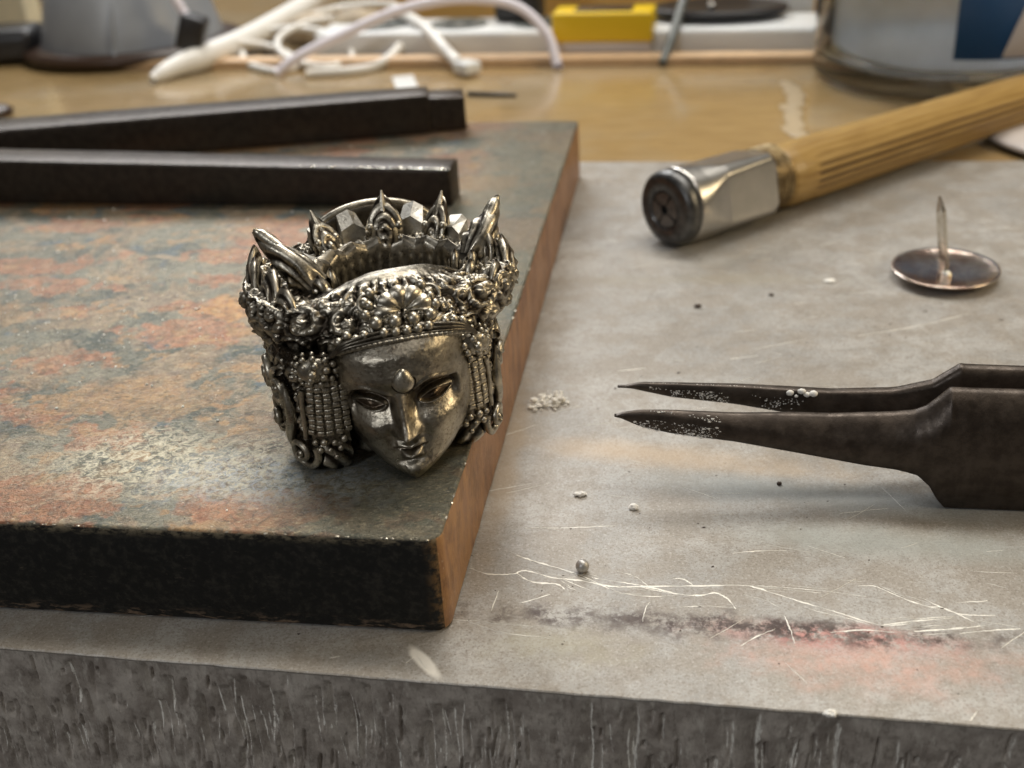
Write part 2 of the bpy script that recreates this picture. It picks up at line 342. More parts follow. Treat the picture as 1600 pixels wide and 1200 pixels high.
# sheet: thin plate, slightly ragged edge
def plate():
    n = 260; s = np.linspace(-140, 260, n); jf = rng.normal(0, .035, n); D = 135.8
    rows = []
    for t, z in ((.06, -SHEET_T), (0, -SHEET_T*.6), (0, -.10), (.10, 0), (D-.1, 0), (D, -.1), (D, -SHEET_T)):
        rows.append([bench_pt(a, t+(j if t < 1 else 0), z) for a, j in zip(s, jf)])
    return grid(np.array(rows).transpose(1, 0, 2), flip=True)
sheet = tag(obj('metal_sheet', plate(), M['sheet'], smooth=False), 'worn grey metal sheet covering the front of the bench, scratched and stained', 'metal sheet')
def ribbon(pts, wd, z=.012):
    p = spline([(a, b, z) for a, b in pts], max(4, 11*(len(pts)-1))) if len(pts) > 2 else np.array([(pts[0][0]+(pts[1][0]-pts[0][0])*t, pts[0][1]+(pts[1][1]-pts[0][1])*t, z) for t in np.linspace(0, 1, 7)])
    p[:, :2] += rng.normal(0, .022, (len(p), 2))
    T = np.gradient(p, axis=0); T /= np.linalg.norm(T, axis=1)[:, None]; nn = np.stack([-T[:, 1], T[:, 0], T[:, 2]*0], 1)
    brk = np.interp(np.arange(len(p)), np.arange(0, len(p)+3, 3), rng.random(len(np.arange(0, len(p)+3, 3)))); k = wd*(.7+.3*rng.random(len(p)))*np.sin(np.linspace(.15, math.pi-.15, len(p)))**.5*np.clip(brk*1.8, .35, 1.3)
    P = np.stack([p-nn*k[:, None], p+[0, 0, .02], p+nn*k[:, None]], 1)
    return grid(P, flip=True)
SC = [[[-0.59, 85.62], [1.35, 84.33], [4.97, 82.1], [7.48, 79.8]], [[-4.93, 84.16], [-3.29, 83.09], [-1.01, 82.86], [0.15, 83.22], [2.53, 81.98], [4.91, 81.33], [7.84, 80.16], [10.36, 79.91], [15.38, 79.51], [19.42, 79.11], [21.36, 77.92], [24.04, 76.2], [26.64, 74.53], [29.31, 72.9], [31.7, 72.9]], [[-0.68, 82.93], [0.73, 81.49], [2.79, 81.03], [3.54, 80.19]], [[-0.35, 78.73], [2.16, 79.57]], [[6.06, 81.62], [6.99, 81.22], [10.37, 80.01], [13.33, 78.57], [15.15, 78.19], [16.6, 78.39], [17.49, 77.32], [17.86, 76.09]], [[8.33, 82.28], [9.9, 81.34], [10.84, 79.97]], [[13.19, 80.75], [14.12, 80.55], [14.77, 79.67]], [[0.41, 89.8], [4.36, 89.43], [9.17, 89.27]], [[19.1, 83.85], [21.76, 83.95], [24.01, 83.72]], [[28.93, 78.16], [30.41, 77.86], [32.05, 76.23], [33.75, 74.92], [35.12, 74.5], [36.82, 72.63]], [[31.66, 71.91], [34.77, 71.93], [37.19, 72.06]], [[33.81, 75.96], [34.88, 74.67], [36.29, 73.6], [38.85, 73.22]], [[29.31, 72.9], [32.24, 73.16], [35.24, 73.2]], [[20.35, 79.02], [23.34, 78.37], [26.27, 77.58], [29.11, 76.67]], [[36.27, 75.15], [39.0, 75.12]], [[41.49, 81.78], [42.93, 81.74]], [[17.2, 71.38], [18.58, 72.35], [20.58, 73.28]], [[21.69, 74.78], [21.76, 73.16], [21.71, 71.17]], [[-3.03, 77.88], [-2.53, 79.79], [-2.36, 80.52]], [[9.75, 75.23], [10.3, 77.06], [10.76, 77.74]], [[24.85, 72.42], [27.54, 72.48], [30.04, 71.93]], [[35.14, 71.32], [37.54, 71.44], [40.18, 71.42]], [[7.22, 80.33], [8.37, 79.21], [10.8, 78.47], [13.3, 78.37]], [[18.86, 77.92], [20.53, 77.03], [21.52, 75.97]], [[33.25, 62.69], [32.38, 61.85]], [[-4.91, 76.63], [-2.16, 74.98], [1.74, 73.93]], [[39.03, 79.16], [42.87, 78.51]], [[13.05, 76.79], [15.51, 76.7], [17.88, 76.18]],
      [[12.71, 120.67], [16.21, 121.02]], [[26.4, 121.98], [29.81, 122.36]], [[43.07, 125.97], [50.77, 127.61], [58.6, 130.27]], [[29.99, 124.25], [36.72, 125.97]]]
WD = [.11, .10, .10, .07, .09, .06, .07, .05, .06, .09, .10, .07, .09, .04, .05, .05, .09, .05, .035, .035, .07, .11, .05, .03, .08, .04, .04, .05, .10, .10, .07, .03]
tag(obj('scratch', join([ribbon(l, wd*1.05) for l, wd in zip(SC, WD)]), M['scratch'], sheet), kind='stuff')
fine = []
for i in range(38):
    l = SC[[0, 1, 2, 4, 9, 10, 12, 13][rng.integers(0, 8)]]; j = rng.integers(0, len(l)-1); ox, oy = rng.normal(0, .9), rng.normal(0, .55)
    fine.append(ribbon([(l[j][0]+ox, l[j][1]+oy), (l[j+1][0]+ox*rng.uniform(.6, 1.2), l[j+1][1]+oy*rng.uniform(.4, 1.2))], rng.uniform(.015, .05)))
for i in range(170):
    s, t = rng.uniform(-5, 110), rng.uniform(1, 110)**1.0; a = rng.normal(-.1, .5); L_ = rng.uniform(.6, 5)
    q = bench_pt(s, t, 0); fine.append(ribbon([(q[0], q[1]), (q[0]+L_*math.cos(a), q[1]+L_*math.sin(a))], rng.uniform(.012, .028)))
tag(obj('hairline_scratch', join(fine), M['scratch'], sheet), kind='stuff')

# bench: wooden top behind the sheet and its dark sawn front edge
P = np.array([[bench_pt(s, t, WZ) for t in (1.5, 60, 140, 214, 330)] for s in np.linspace(-260, 330, 9)])
tag(obj('bench_top', grid(P, flip=True), M['wood']), kind='structure')
def gouged_face():
    s = np.r_[np.linspace(-60, -6.2, 30), np.linspace(-6, 92, 1350), np.linspace(92.3, 210, 50)]; z = np.r_[np.linspace(-.30, -13.5, 190), np.linspace(-13.8, -30, 12)]
    Sg, Zg = np.meshgrid(s, z, indexing='ij'); D = np.zeros_like(Sg); Rl = np.zeros_like(Sg)
    def cut(s0, z0, ln, wd, dp, lean, br):
        i0, i1 = np.searchsorted(s, [s0-wd*1.2-3, s0+wd*.4+3]); A, Z = Sg[i0:i1], Zg[i0:i1]
        if i1-i0 < 3: return
        ax = A-(s0+(Z-z0)*lean+.09*np.sin(Z*.8+s0)); m_ = sstep(z0-Z, 0, .4+ln*.12)*sstep(Z-(z0-ln), 0, ln*.35)
        pr = np.where(ax < 0, np.clip(1+ax/wd, 0, 1)**1.3, np.clip(1-ax/.20, 0, 1)); D[i0:i1] = np.minimum(D[i0:i1], -dp*pr*m_)
        lw = .040+.012*wd+.040*np.abs(np.sin(Z*2.3+s0*3))**2; lip = np.exp(-((ax-.12)/lw)**2)*m_; Rl[i0:i1] = np.maximum(Rl[i0:i1], lip*br)
    for k in range(420): cut(rng.uniform(-6, 92), -1.8-10*rng.random()**.7 if rng.random() < .95 else rng.uniform(-2, -.4), rng.uniform(1.0, 5.5), rng.uniform(.15, .7), rng.uniform(.18, .55), rng.normal(.05, .05), rng.uniform(.3, 1.0))
    for k in range(46): cut(rng.uniform(-6, 92), rng.uniform(-6, -.5), rng.uniform(4, 9), rng.uniform(.6, 2.2), rng.uniform(.35, .9), rng.normal(.03, .03), rng.uniform(.8, 1.4))
    for s0, z0, ln in ((2.5, -2.2, 9), (13.2, -.4, 11), (25.3, -2.4, 8), (31.0, -1.8, 9), (44.5, -2.2, 7), (51.0, -.35, 12), (54.6, -.35, 12), (64.0, -.35, 11), (70.0, -.5, 10)): cut(s0, z0, ln, 1.6, .8, .03, 1.8)
    D += .05*np.sin(Sg*2.1+np.sin(Zg*.9)*2)*np.sin(Zg*.7)+rng.normal(0, .010, D.shape)
    Rl *= .7+.3*rng.random(Rl.shape)
    D[:, 0] = 0
    X = FL[0]+e1[0]*Sg+e2[0]*(.22-D); Y = FL[1]+e1[1]*Sg+e2[1]*(.22-D)
    V, F = grid(np.stack([X, Y, Zg], -1), flip=False)
    return (V, F), Rl.ravel()
vf, rl = gouged_face()
bf = tag(obj('bench_front', vf, M['gouge'], attr=rl), kind='structure')

# ------------------------------------------------------------------ steel bench block
TB = 9.7; th = R(80.08); C0 = np.array([-6.59, 75.25]); bu = np.array([math.cos(th), math.sin(th)]); bw = np.array([-bu[1], bu[0]])
def block():
    bm = bmesh.new(); L_, W_ = 122.9, 128
    V = []
    for z in (.03, TB):
        for (a, b) in ((0, 0), (L_, 0), (L_, W_), (0, W_)):
            q = C0+bu*a+bw*b; V.append(bm.verts.new((q[0], q[1], z)))
    for f in ((3, 2, 1, 0), (4, 5, 6, 7), (0, 1, 5, 4), (1, 2, 6, 5), (2, 3, 7, 6), (3, 0, 4, 7)): bm.faces.new([V[i] for i in f])
    ve = [e for e in bm.edges if abs(e.verts[0].co.z-e.verts[1].co.z) > 1]
    bmesh.ops.bevel(bm, geom=ve, offset=1.5, segments=6, affect='EDGES', profile=.5)
    he = [e for e in bm.edges if abs(e.verts[0].co.z-e.verts[1].co.z) < 1e-4]
    bmesh.ops.bevel(bm, geom=he, offset=.40, segments=3, affect='EDGES', profile=.5)
    for i in range(1):
        bmesh.ops.subdivide_edges(bm, edges=[e for e in bm.edges if e.calc_length() > 20], cuts=60, use_grid_fill=True)
    for v in bm.verts:
        p = Vector(v.co)
        d = mnoise.noise(p*.35)*.10+mnoise.noise(p*1.1)*.05
        if v.co.z > 1: v.co.z += d*.6
        v.co.x += d*.7; v.co.y -= d*.5
    bm.normal_update(); mi = []
    for f in bm.faces:
        n_ = f.normal
        a = n_.x*bu[0]+n_.y*bu[1]; b = n_.x*bw[0]+n_.y*bw[1]
        mi.append(0 if n_.z > .55 else (2 if b < -.72 else 1))
    bm.verts.index_update()
    r = [tuple(v.co) for v in bm.verts], [tuple(v.index for v in f.verts) for f in bm.faces]; bm.free()
    return r, mi
vf, mi = block()
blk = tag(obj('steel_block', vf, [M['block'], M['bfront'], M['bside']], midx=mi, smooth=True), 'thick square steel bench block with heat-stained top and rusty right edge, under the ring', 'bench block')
def block_pt(a, b, z=TB): q = C0+bu*a+bw*b; return (q[0], q[1], z)
sp = []
for i in range(330):
    a, b = rng.uniform(2, 118), rng.uniform(1.5, 75)
    if i < 210: a, b = rng.normal(44, 12), rng.normal(52, 11)
    if not (1 < a < 120 and 1 < b < 100): continue
    r_ = rng.uniform(.05, .16)*(1.5 if rng.random() < .06 else 1)
    sp.append(ico(r_, 1, (1, rng.uniform(.7, 1.6), .6), np.array(block_pt(a, b))+[0, 0, r_*.35], .25))
tag(obj('metal_filings', join(sp), M['powder'], smooth=False), 'tiny pale filings and dust scattered over the heat-stained steel block top', 'filings', kind='stuff')
# chipped bright burrs along the edges
bb = []
for i in range(24):
    a = rng.uniform(3, 60); bb.append(ico(rng.uniform(.06, .16), 1, (1, 2, .7), np.array(block_pt(a, .12, TB-.12)), .3))
for i in range(26):
    b = rng.uniform(1, 50); bb.append(ico(rng.uniform(.04, .11), 1, (2, 1, .7), np.array(block_pt(.12, b, TB-.12)), .3))
tag(obj('edge_burr', join(bb), M['sil'], blk, smooth=False), kind='stuff')

# ------------------------------------------------------------------ the ring
RO = (-11.5, 97.4, TB); RYAW = R(14)
ring = thing('silver_ring', 'ornate silver ring with a carved goddess face, standing crown up on the steel block', 'ring', RO, RYAW)
# relief of carved scrolls
def hexcent(s0, s1, z0, z1, d, jit, seed):
    g = np.random.default_rng(seed); out = []; row = 0; z = z0
    while z <= z1:
        s = s0+(row % 2)*d/2
        while s <= s1: out.append((s+g.normal(0, jit), z+g.normal(0, jit), g.choice([-1, 1]), g.uniform(0, 6.28), g.uniform(.8, 1.15))); s += d
        z += d*.87; row += 1
    return out
def scrolls(Sx, Zx, cents, rad):
    best = np.full(Sx.shape, 1e9); H_ = np.zeros(Sx.shape)
    for (cx, cz, di, ph, k) in cents:
        dx, dz = Sx-cx, Zx-cz; rho = np.hypot(dx, dz)/(rad*k); sel = rho < best; best = np.where(sel, rho, best)
        a = np.arctan2(dz, dx)
        arm = .5+.5*np.cos(di*a+ph+rho*8.5)
        h = (arm**.8)*np.clip(1.15-rho*.55, 0, 1)
        h = np.where(rho < .22, 1.1, h)
        H_ = np.where(sel, h, H_)
    edge = np.clip(best-1.0, 0, 1)
    return np.clip(H_-edge*.8, 0, 1.2)
def crown():
    nt, npf = 720, 250
    ths = np.linspace(-math.pi, math.pi, nt, endpoint=False)    # 0 = front (-Y)
    A = np.array([(9.4, .4), (10.2, 9.0), (11.3, 13.0), (11.2, 13.6), (10.0, 14.9), (8.9, 15.9), (7.3, 16.8), (6.2, 16.9), (5.7, 15.9), (5.6, .5)])
    B = np.array([(9.2, .4), (10.2, 10.0), (12.0, 11.6), (12.5, 13.4), (12.1, 15.0), (11.0, 14.7), (9.4, 14.3), (7.4, 15.2), (6.4, 14.4), (6.0, .5)])
    wA = np.exp(-(np.abs(ths)/R(44))**4)
    # resample profile param
    t = np.concatenate([np.linspace(0, 1, 20, endpoint=False), np.linspace(1, 5, 130, endpoint=False), np.linspace(5, 8, 50, endpoint=False), np.linspace(8, 9, 50)])
    i = np.minimum(t.astype(int), 8); fr = t-i
    def pf(Q): 
        base = Q[i]*(1-fr)[:, None]+Q[i+1]*fr[:, None]
        k = np.ones(9)/9; sm = np.stack([np.convolve(np.pad(base[:, c], 4, mode='edge'), k, 'valid') for c in (0, 1)], 1); return sm
    pA, pB = pf(A), pf(B)
    Pf = wA[:, None, None]*pA[None]+(1-wA)[:, None, None]*pB[None]
    r, z = Pf[..., 0], Pf[..., 1]; TH = ths[:, None]+0*r
    z = z+np.where(t[None] > 4.5, 1, 0)*np.where(t[None] < 8.6, 1, 0)*.35*G(TH, 0, R(30))
    sx = TH*11.5; path = np.cumsum(np.hypot(np.diff(pB[:, 0], prepend=pB[0, 0]), np.diff(pB[:, 1], prepend=pB[0, 1])))[None]+0*r
    rel = scrolls(sx, path, hexcent(-38, 38, 8.2, 19, 3.3, .3, 5), 1.8)
    amp = sstep(t, 1.0, 1.3)*(1-sstep(t, 6.4, 7.0)); amp = amp[None]*(1-wA[:, None]*sstep(t, 5.2, 5.8)[None])
    amp = amp*(1-.0*wA[:, None])
    fin = scrolls(sx*1.0+3.3, path, hexcent(-42, 42, 8, 19, 1.5, .15, 9), .85); d = ((rel-.35)*.46+(fin-.4)*.19)*amp
    # normals of profile approx
    dr = np.gradient(r, axis=1); dz = np.gradient(z, axis=1); L_ = np.hypot(dr, dz)+1e-9; nr, nz_ = dz/L_, -dr/L_
    r = r+nr*d; z = z+nz_*d
    # ribs on inner wall and zig-zag shelf
    inner = sstep(t, 8.0, 8.1)[None]
    ribz = sstep(z, 7.5, 9)*(1-sstep(z, 13.2, 13.7))
    rb = (.5+.5*np.cos(TH*40))**2.2; r = r-inner*ribz*.08*rb*sstep(np.abs(TH), R(80), R(100))
    zz = np.abs(((TH*9/math.pi) % 1)-.5)*2
    z = z+(sstep(t, 6.6, 7.2)*(1-sstep(t, 8.0, 8.4)))[None]*(1-wA[:, None])*.55*(zz-.5)
    ax = np.ones_like(r); ay = .88+.12*(1-sstep(t, 6, 8))*0+.12*sstep(t, 6, 8)
    X = r*np.sin(TH)*1.0; Y = -r*np.cos(TH)*(ay[None]*(1-wA[:, None])+wA[:, None]*.985); off = 1.1*sstep(t, 5.6, 7.5)[None]; X = X+off
    P = np.stack([X, Y, z], -1); att = np.where(amp > .3, rel, .42*(1-inner)+inner*(.42+.55*ribz*rb))
    return grid(P, cu=True, cv=True), att.ravel()
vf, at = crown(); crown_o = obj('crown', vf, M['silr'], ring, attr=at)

# face
def face():
    nu, nz_ = 260, 300
    tz = np.linspace(0, 13.6, nz_)
    def sm(x, y, z): 
        f = np.linspace(0, 13.6, 600); v = np.interp(f, x, y); k = np.hanning(61); k /= k.sum(); v2 = np.convolve(np.pad(v, 30, mode='reflect', reflect_type='odd'), k, 'valid'); return np.interp(z, f, v2)
    wz = sm([0, .5, 1.3, 3, 5, 7, 9, 11, 12.5, 13.6], [.7, 2.1, 3.5, 5.15, 6.1, 6.4, 6.4, 6.25, 5.8, 5.1], tz)
    yf = sm([0, 1, 2.4, 4, 6, 8, 10, 12, 13.6], [-12.85, -13.1, -12.85, -12.6, -12.45, -12.7, -13.7, -13.3, -11.5], tz)
    ye = sm([0, 1, 3, 6, 10, 13.6], [-11.2, -9.6, -8.2, -7.4, -7.6, -8.4], tz)
    t = np.linspace(-1, 1, nu); u = np.sin(t*math.pi/2)
    U, Z = np.meshgrid(u, tz, indexing='ij'); X = U*wz[None]
    Y = ye[None]+(yf-ye)[None]*np.clip(1-np.abs(U)**2.1, 0, 1)**.54
    ax = np.abs(X); f = np.zeros_like(X)
    brow = 8.15+1.25*np.exp(-((ax-3.0)/1.9)**2)-.25*G(ax, 0, .7)
    below = sstep(brow-Z, -.12, .42); sock = below*sstep(Z, 5.2, 7.6)*sstep(ax, .35, 1.3)*(1-sstep(ax, 4.3, 5.5))
    f -= 1.3*sock
    f += .24*np.exp(-((Z-brow-.10)/.24)**2)*sstep(ax, .3, 1.0)*(1-sstep(ax, 4.4, 5.2))
    # eyes
    ex, ez = 3.0, 7.15+.12*(ax-2.75)
    dx, dz = (ax-ex)/1.55, (Z-ez)/.66; rr = dx*dx+dz*dz
    f += .60*np.sqrt(np.clip(1.25-rr, 0, 1.25))*(1-sstep(rr, 1.0, 1.25))
    up_l = ez+.52-.50*dx*dx; lo_l = ez-.42+.36*dx*dx; slit = (up_l+lo_l)/2; op = np.clip(1-dx*dx, 0, 1)
    opening = sstep(Z, lo_l, lo_l+.10)*(1-sstep(Z, up_l-.16, up_l-.02))*(np.abs(dx) < 1)*op**.3
    f -= .42*opening; f += .34*opening*np.exp(-(((ax-2.9)/.55)**2+((Z-slit)/.30)**2))
    f += .26*np.exp(-((Z-up_l-.04)/.13)**2)*np.clip(1.15-dx*dx, 0, 1)**.4
    f += .20*np.exp(-((Z-lo_l+.06)/.11)**2)*np.clip(1.05-dx*dx, 0, 1)**.4
    f -= .16*np.exp(-((Z-(up_l+.34))/.10)**2)*np.clip(1.15-dx*dx, 0, 1)**.5
    # nose
    nt_ = np.clip((8.6-Z)/4.1, 0, 1); nw = .42+.42*nt_**1.3; nh = (.15+1.65*nt_**.9)*(1-sstep(4.75-Z, 0, .65))*(1-sstep(Z, 8.3, 9.1))
    f += nh*np.exp(-(ax/nw)**2.4)
    f += .45*np.exp(-((X/.62)**2+((Z-4.85)/.52)**2))
    f += .62*np.exp(-(((ax-.92)/.40)**2+((Z-4.72)/.42)**2))
    f -= .35*np.exp(-(((ax-.50)/.26)**2+((Z-4.18)/.18)**2))
    f -= .22*np.exp(-(((ax-1.5)/.4)**2+((Z-4.3)/.9)**2))
    # mouth
    mz = 2.98+.14*(ax/1.4)**2-.08*G(ax, 0, .25)
    up_ = np.exp(-((Z-mz-.36)/.26)**2)*np.clip(1-(ax/1.35)**2, 0, 1)**.7
    lo_ = np.exp(-((Z-mz+.42)/.32)**2)*np.clip(1-(ax/1.0)**2, 0, 1)**.7
    f += .45*up_+.70*lo_-.24*np.exp(-((Z-mz)/.12)**2)*np.clip(1-(ax/1.35)**4, 0, 1)
    f -= .12*np.exp(-((X/.22)**2+((Z-3.85)/.3)**2)); f -= .25*np.exp(-((X/1.3)**2+((Z-1.85)/.28)**2))
    f += .45*np.exp(-((X/1.1)**2+((Z-.95)/.75)**2))
    f += .45*np.exp(-(((ax-3.0)/1.5)**2+((Z-4.7)/1.4)**2))
    f += .10*np.array([[mnoise.noise(Vector((a, 0, b))*.8) for b in tz[::10]] for a in wz.mean()*u[::10]]).repeat(10, 0).repeat(10, 1)[:nu, :nz_]*0
    cg = np.array([[mnoise.noise(Vector((a*1.7, 3.1, b*1.7)))*.6+mnoise.noise(Vector((a*4.5, 9.1, b*4.5)))*.4 for b in tz[::2]] for a in (t*6)[::2]]).repeat(2, 0).repeat(2, 1)[:nu, :nz_]
    f += .055*cg
    Y = Y-f
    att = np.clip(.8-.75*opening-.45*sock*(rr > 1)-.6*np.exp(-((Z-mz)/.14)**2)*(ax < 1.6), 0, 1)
    P = np.stack([X, Y, Z], -1)
    under = P[:, :1].copy(); under[..., 1] = -7.5; under[..., 2] = .5
    top = P[:, -1:].copy(); top[..., 1] = -8; P = np.concatenate([under, P, top], 1); P[..., 2] += .02
    att = np.concatenate([att[:, :1], att, att[:, -1:]], 1)
    return grid(P), att.ravel()
FYAW = R(-12)
def fpos(x, y, z): q = rz(FYAW)@np.array([x, y+9.0, 0]); return (q[0]-.35, q[1]-9.0, z)
vf, at = face(); fa_ = R(5.5); RY = np.array([[math.cos(fa_), 0, -math.sin(fa_)], [0, 1, 0], [math.sin(fa_), 0, math.cos(fa_)]]); vf = xform(xform(xform(vf, None, (0, 0, -8)), np.diag([.965, 1, 1])), RY, (0, 0, 8))
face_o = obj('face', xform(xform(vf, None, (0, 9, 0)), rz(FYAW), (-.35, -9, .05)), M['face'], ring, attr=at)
# forehead jewel: teardrop with rim
def drop(r, k=1.0):
    a = np.linspace(0, 2*math.pi, 40, endpoint=False); ph = np.linspace(0, math.pi/2, 12); P = []
    for p_ in ph:
        q = np.cos(p_)*r; x = q*np.sin(a)*.95; z = q*np.cos(a); z = np.where(z > 0, z*1.12, z)*1.0; x = x*np.where(np.cos(a) > 0, 1-.32*np.cos(a), 1)
        P.append(np.stack([x, -np.sin(p_)*r*.55*k+0*x, z], 1))
    return grid(np.array(P).transpose(1, 0, 2), cu=True, flip=True)
obj('forehead_jewel', drop(1.02), M['sil'], ring, fpos(.45, -13.55, 10.05), (R(-6), 0, FYAW))
obj('jewel_rim', drop(1.18, .16), M['silr'], ring, fpos(.45, -13.44, 10.03), (R(-6), 0, FYAW), attr=.1)

# hair panels at both sides
PL = np.array([(5.0, -9.3), (6.7, -9.6), (8.4, -8.6), (9.6, -6.8), (10.3, -4.2), (10.6, -1.0), (10.3, 2.2), (9.4, 5.2)])
pls = spline(np.c_[PL, np.zeros(len(PL))], 200)[:, :2]; pll = np.r_[0, np.cumsum(np.hypot(*np.diff(pls, axis=0).T))]; PLEN = pll[-1]
def pan(u, z, out=0.0, side=1):
    """point on a hair panel: u mm along from the face edge, height z"""
    u = np.asarray(u, float); z = np.asarray(z, float)
    x = np.interp(u, pll, pls[:, 0]); y = np.interp(u, pll, pls[:, 1])
    tx = np.interp(u, pll, np.gradient(pls[:, 0], pll)); ty = np.interp(u, pll, np.gradient(pls[:, 1], pll)); L_ = np.hypot(tx, ty)
    k = -.55*(1-z/10.0)**2*sstep(u, 3, 8)-.9*np.clip(1-z/1.3, 0, 1)**2
    o = out+k
    return np.stack([side*(x+ty/L_*o)-(.45 if side < 0 else 1.1), y-tx/L_*o, z+0*x], -1)
def panel(side):
    nu, nv = 260, 200; u = np.linspace(0, PLEN, nu); zb = np.interp(u, [0, 3, 6, 8, 10, 13, PLEN], [.25, .02, .02, .6, 2.0, 4.2, 6.5]); U = u[:, None]+np.zeros((1, nv))
    tt = np.linspace(0, 1, nv)[None]; Z = zb[:, None]+(11.6-zb[:, None])*tt
    swirl = scrolls(U, Z, hexcent(-.6, PLEN, .4, 11, 2.6, .22, 11+side), 1.35)
    wv = .5+.5*np.sin(3.4*(U-.9*Z)+1.6*np.sin(Z*1.2)+1.2*np.sin(U*.9))
    low = 1-sstep(Z, 2.6, 3.4); mixk = low*(1-sstep(U, 4.2, 5.4)); rel = swirl*(1-mixk)+wv*mixk
    rel = rel*(1-.9*(np.hypot(U-4.6, Z-1.95) < 2.0))*(1-.9*(np.hypot(U-6.9, Z-7.6) < 2.0)); kk_ = sstep(Z, 3.0, 3.3)*(1-sstep(Z, 9.0, 9.4))*(1-sstep(U, 3.4, 3.9)); rel = rel*(1-kk_)+.40*kk_
    fin = scrolls(U+1.1, Z+.7, hexcent(-.6, PLEN+2, .2, 12.5, 1.25, .12, 23+side), .70); d = (rel-.3)*.34+(fin-.4)*.16*sstep(U, 3.6, 4.2)
    o = pan(U, Z, d, side); inn = pan(U[:, ::-1], Z[:, ::-1], -1.6, side)
    P = np.concatenate([o, inn], 1); att = np.concatenate([rel, rel[:, ::-1]*0+.2], 1)
    return grid(P, cv=True, flip=side < 0), att.ravel()
def spiral(u0, z0, r0, turns, di, ph, n=60, k=.06):
    t = np.linspace(0, 1, n); a = ph+di*turns*2*math.pi*t; rr = r0*(1-t)**.8+k
    return u0+rr*np.cos(a), z0+rr*np.sin(a), t
bead_me = {}
def bead_mesh(r, sq=False):
    key = (r, sq)
    if key not in bead_me:
        vf = box((-r, -r*.8, -r*.74), (r, r*.8, r*.74), r*.34, 2) if sq else ico(r, 2)
        bead_me[key] = new_mesh('bead', *vf, M['silr'] if sq else M['sil'], attr=.75)
    return bead_me[key]
for side in (-1, 1):
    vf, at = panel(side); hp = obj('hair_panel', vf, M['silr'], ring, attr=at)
    # bead strands hanging beside the face
    for c in range(5):
        for r_ in range(10):
            u = .12+c*.70+.012*r_*c; z = 9.0-r_*.53
            p = pan(u+rng.normal(0, .03), z+rng.normal(0, .03), .02+rng.normal(0, .03), side)
            o = link('bead', bead_mesh(.33, True), hp, p, (rng.normal(0, .12), rng.normal(0, .12), side*(-.15+.18*c)+rng.normal(0, .1)))
    # volutes
    for (u0, z0, r0, tn, di, ph, tr, name) in ((4.6, 1.95, 1.62, 1.65, 1, R(150), .33, 'volute'), (6.9, 7.6, 1.6, 1.6, -1, R(100), .36, 'volute'), (10.6, 7.4, 1.4, 1.5, 1, R(40), .38, 'volute'), (9.6, 3.2, 1.1, 1.4, 1, R(200), .32, 'volute')):
        uu, zz, t = spiral(u0, z0, r0, tn, di, ph); obj(name, tube(pan(uu, zz, .30+.55*t, side), tr*1.25*(1-.45*t), 12, flat=.8), M['sil'], hp)
        obj('volute_knob', ico(tr*1.15, 2, c=pan(u0, z0, .62, side)), M['sil'], hp)
    st = spline([(6.3, 1.6, 0), (6.6, 2.6, 0), (6.0, 3.9, 0), (5.5, 5.2, 0), (5.6, 6.8, 0), (6.2, 8.4, 0)], 60)
    obj('scroll_stem', tube(pan(st[:, 0], st[:, 1], .36, side), (.46*np.sin(np.linspace(.35, 2.8, 60))+.08), 9), M['sil'], hp)
    st = spline([(9.8, 1.8, 0), (10.6, 3.8, 0), (10.0, 5.2, 0), (8.7, 5.0, 0)], 40)
    obj('scroll_stem', tube(pan(st[:, 0], st[:, 1], .3, side), .30*np.sin(np.linspace(.35, 2.8, 40))+.05, 9), M['sil'], hp)
    st = spline([(3.7, 8.4, 0), (3.95, 6.6, 0), (4.0, 4.6, 0), (4.1, 3.4, 0)], 40)
    obj('scroll_stem', tube(pan(st[:, 0], st[:, 1], .2, side), .24, 9), M['sil'], hp)
    # flower above the strands
    obj('ear_flower', ico(1.2, 3, (1.25, .55, .95)), M['silr'], hp, pan(2.2, 10.5, .2, side), attr=.6)
    for ring_n, rad, br in ((1, 0, .44), (6, .74, .36), (11, 1.32, .30), (15, 1.75, .20)):
        for q in range(ring_n):
            a = 2*math.pi*q/ring_n+ring_n*.3; uu, zz = 2.2+rad*1.15*math.cos(a), 10.5+rad*.92*math.sin(a)
            link('bead', bead_mesh(br), hp, pan(uu, zz, 1.05-.42*rad, side))
    for q, (uu, zz, br) in enumerate(((.7, 3.5, .36), (1.5, 3.35, .30), (2.3, 3.4, .36), (3.1, 3.3, .3), (1.1, 2.7, .30), (2.7, 2.6, .34), (1.9, 2.6, .28), (1.5, 1.9, .26))):
        link('bead', bead_mesh(br), hp, pan(uu, zz, .3, side))

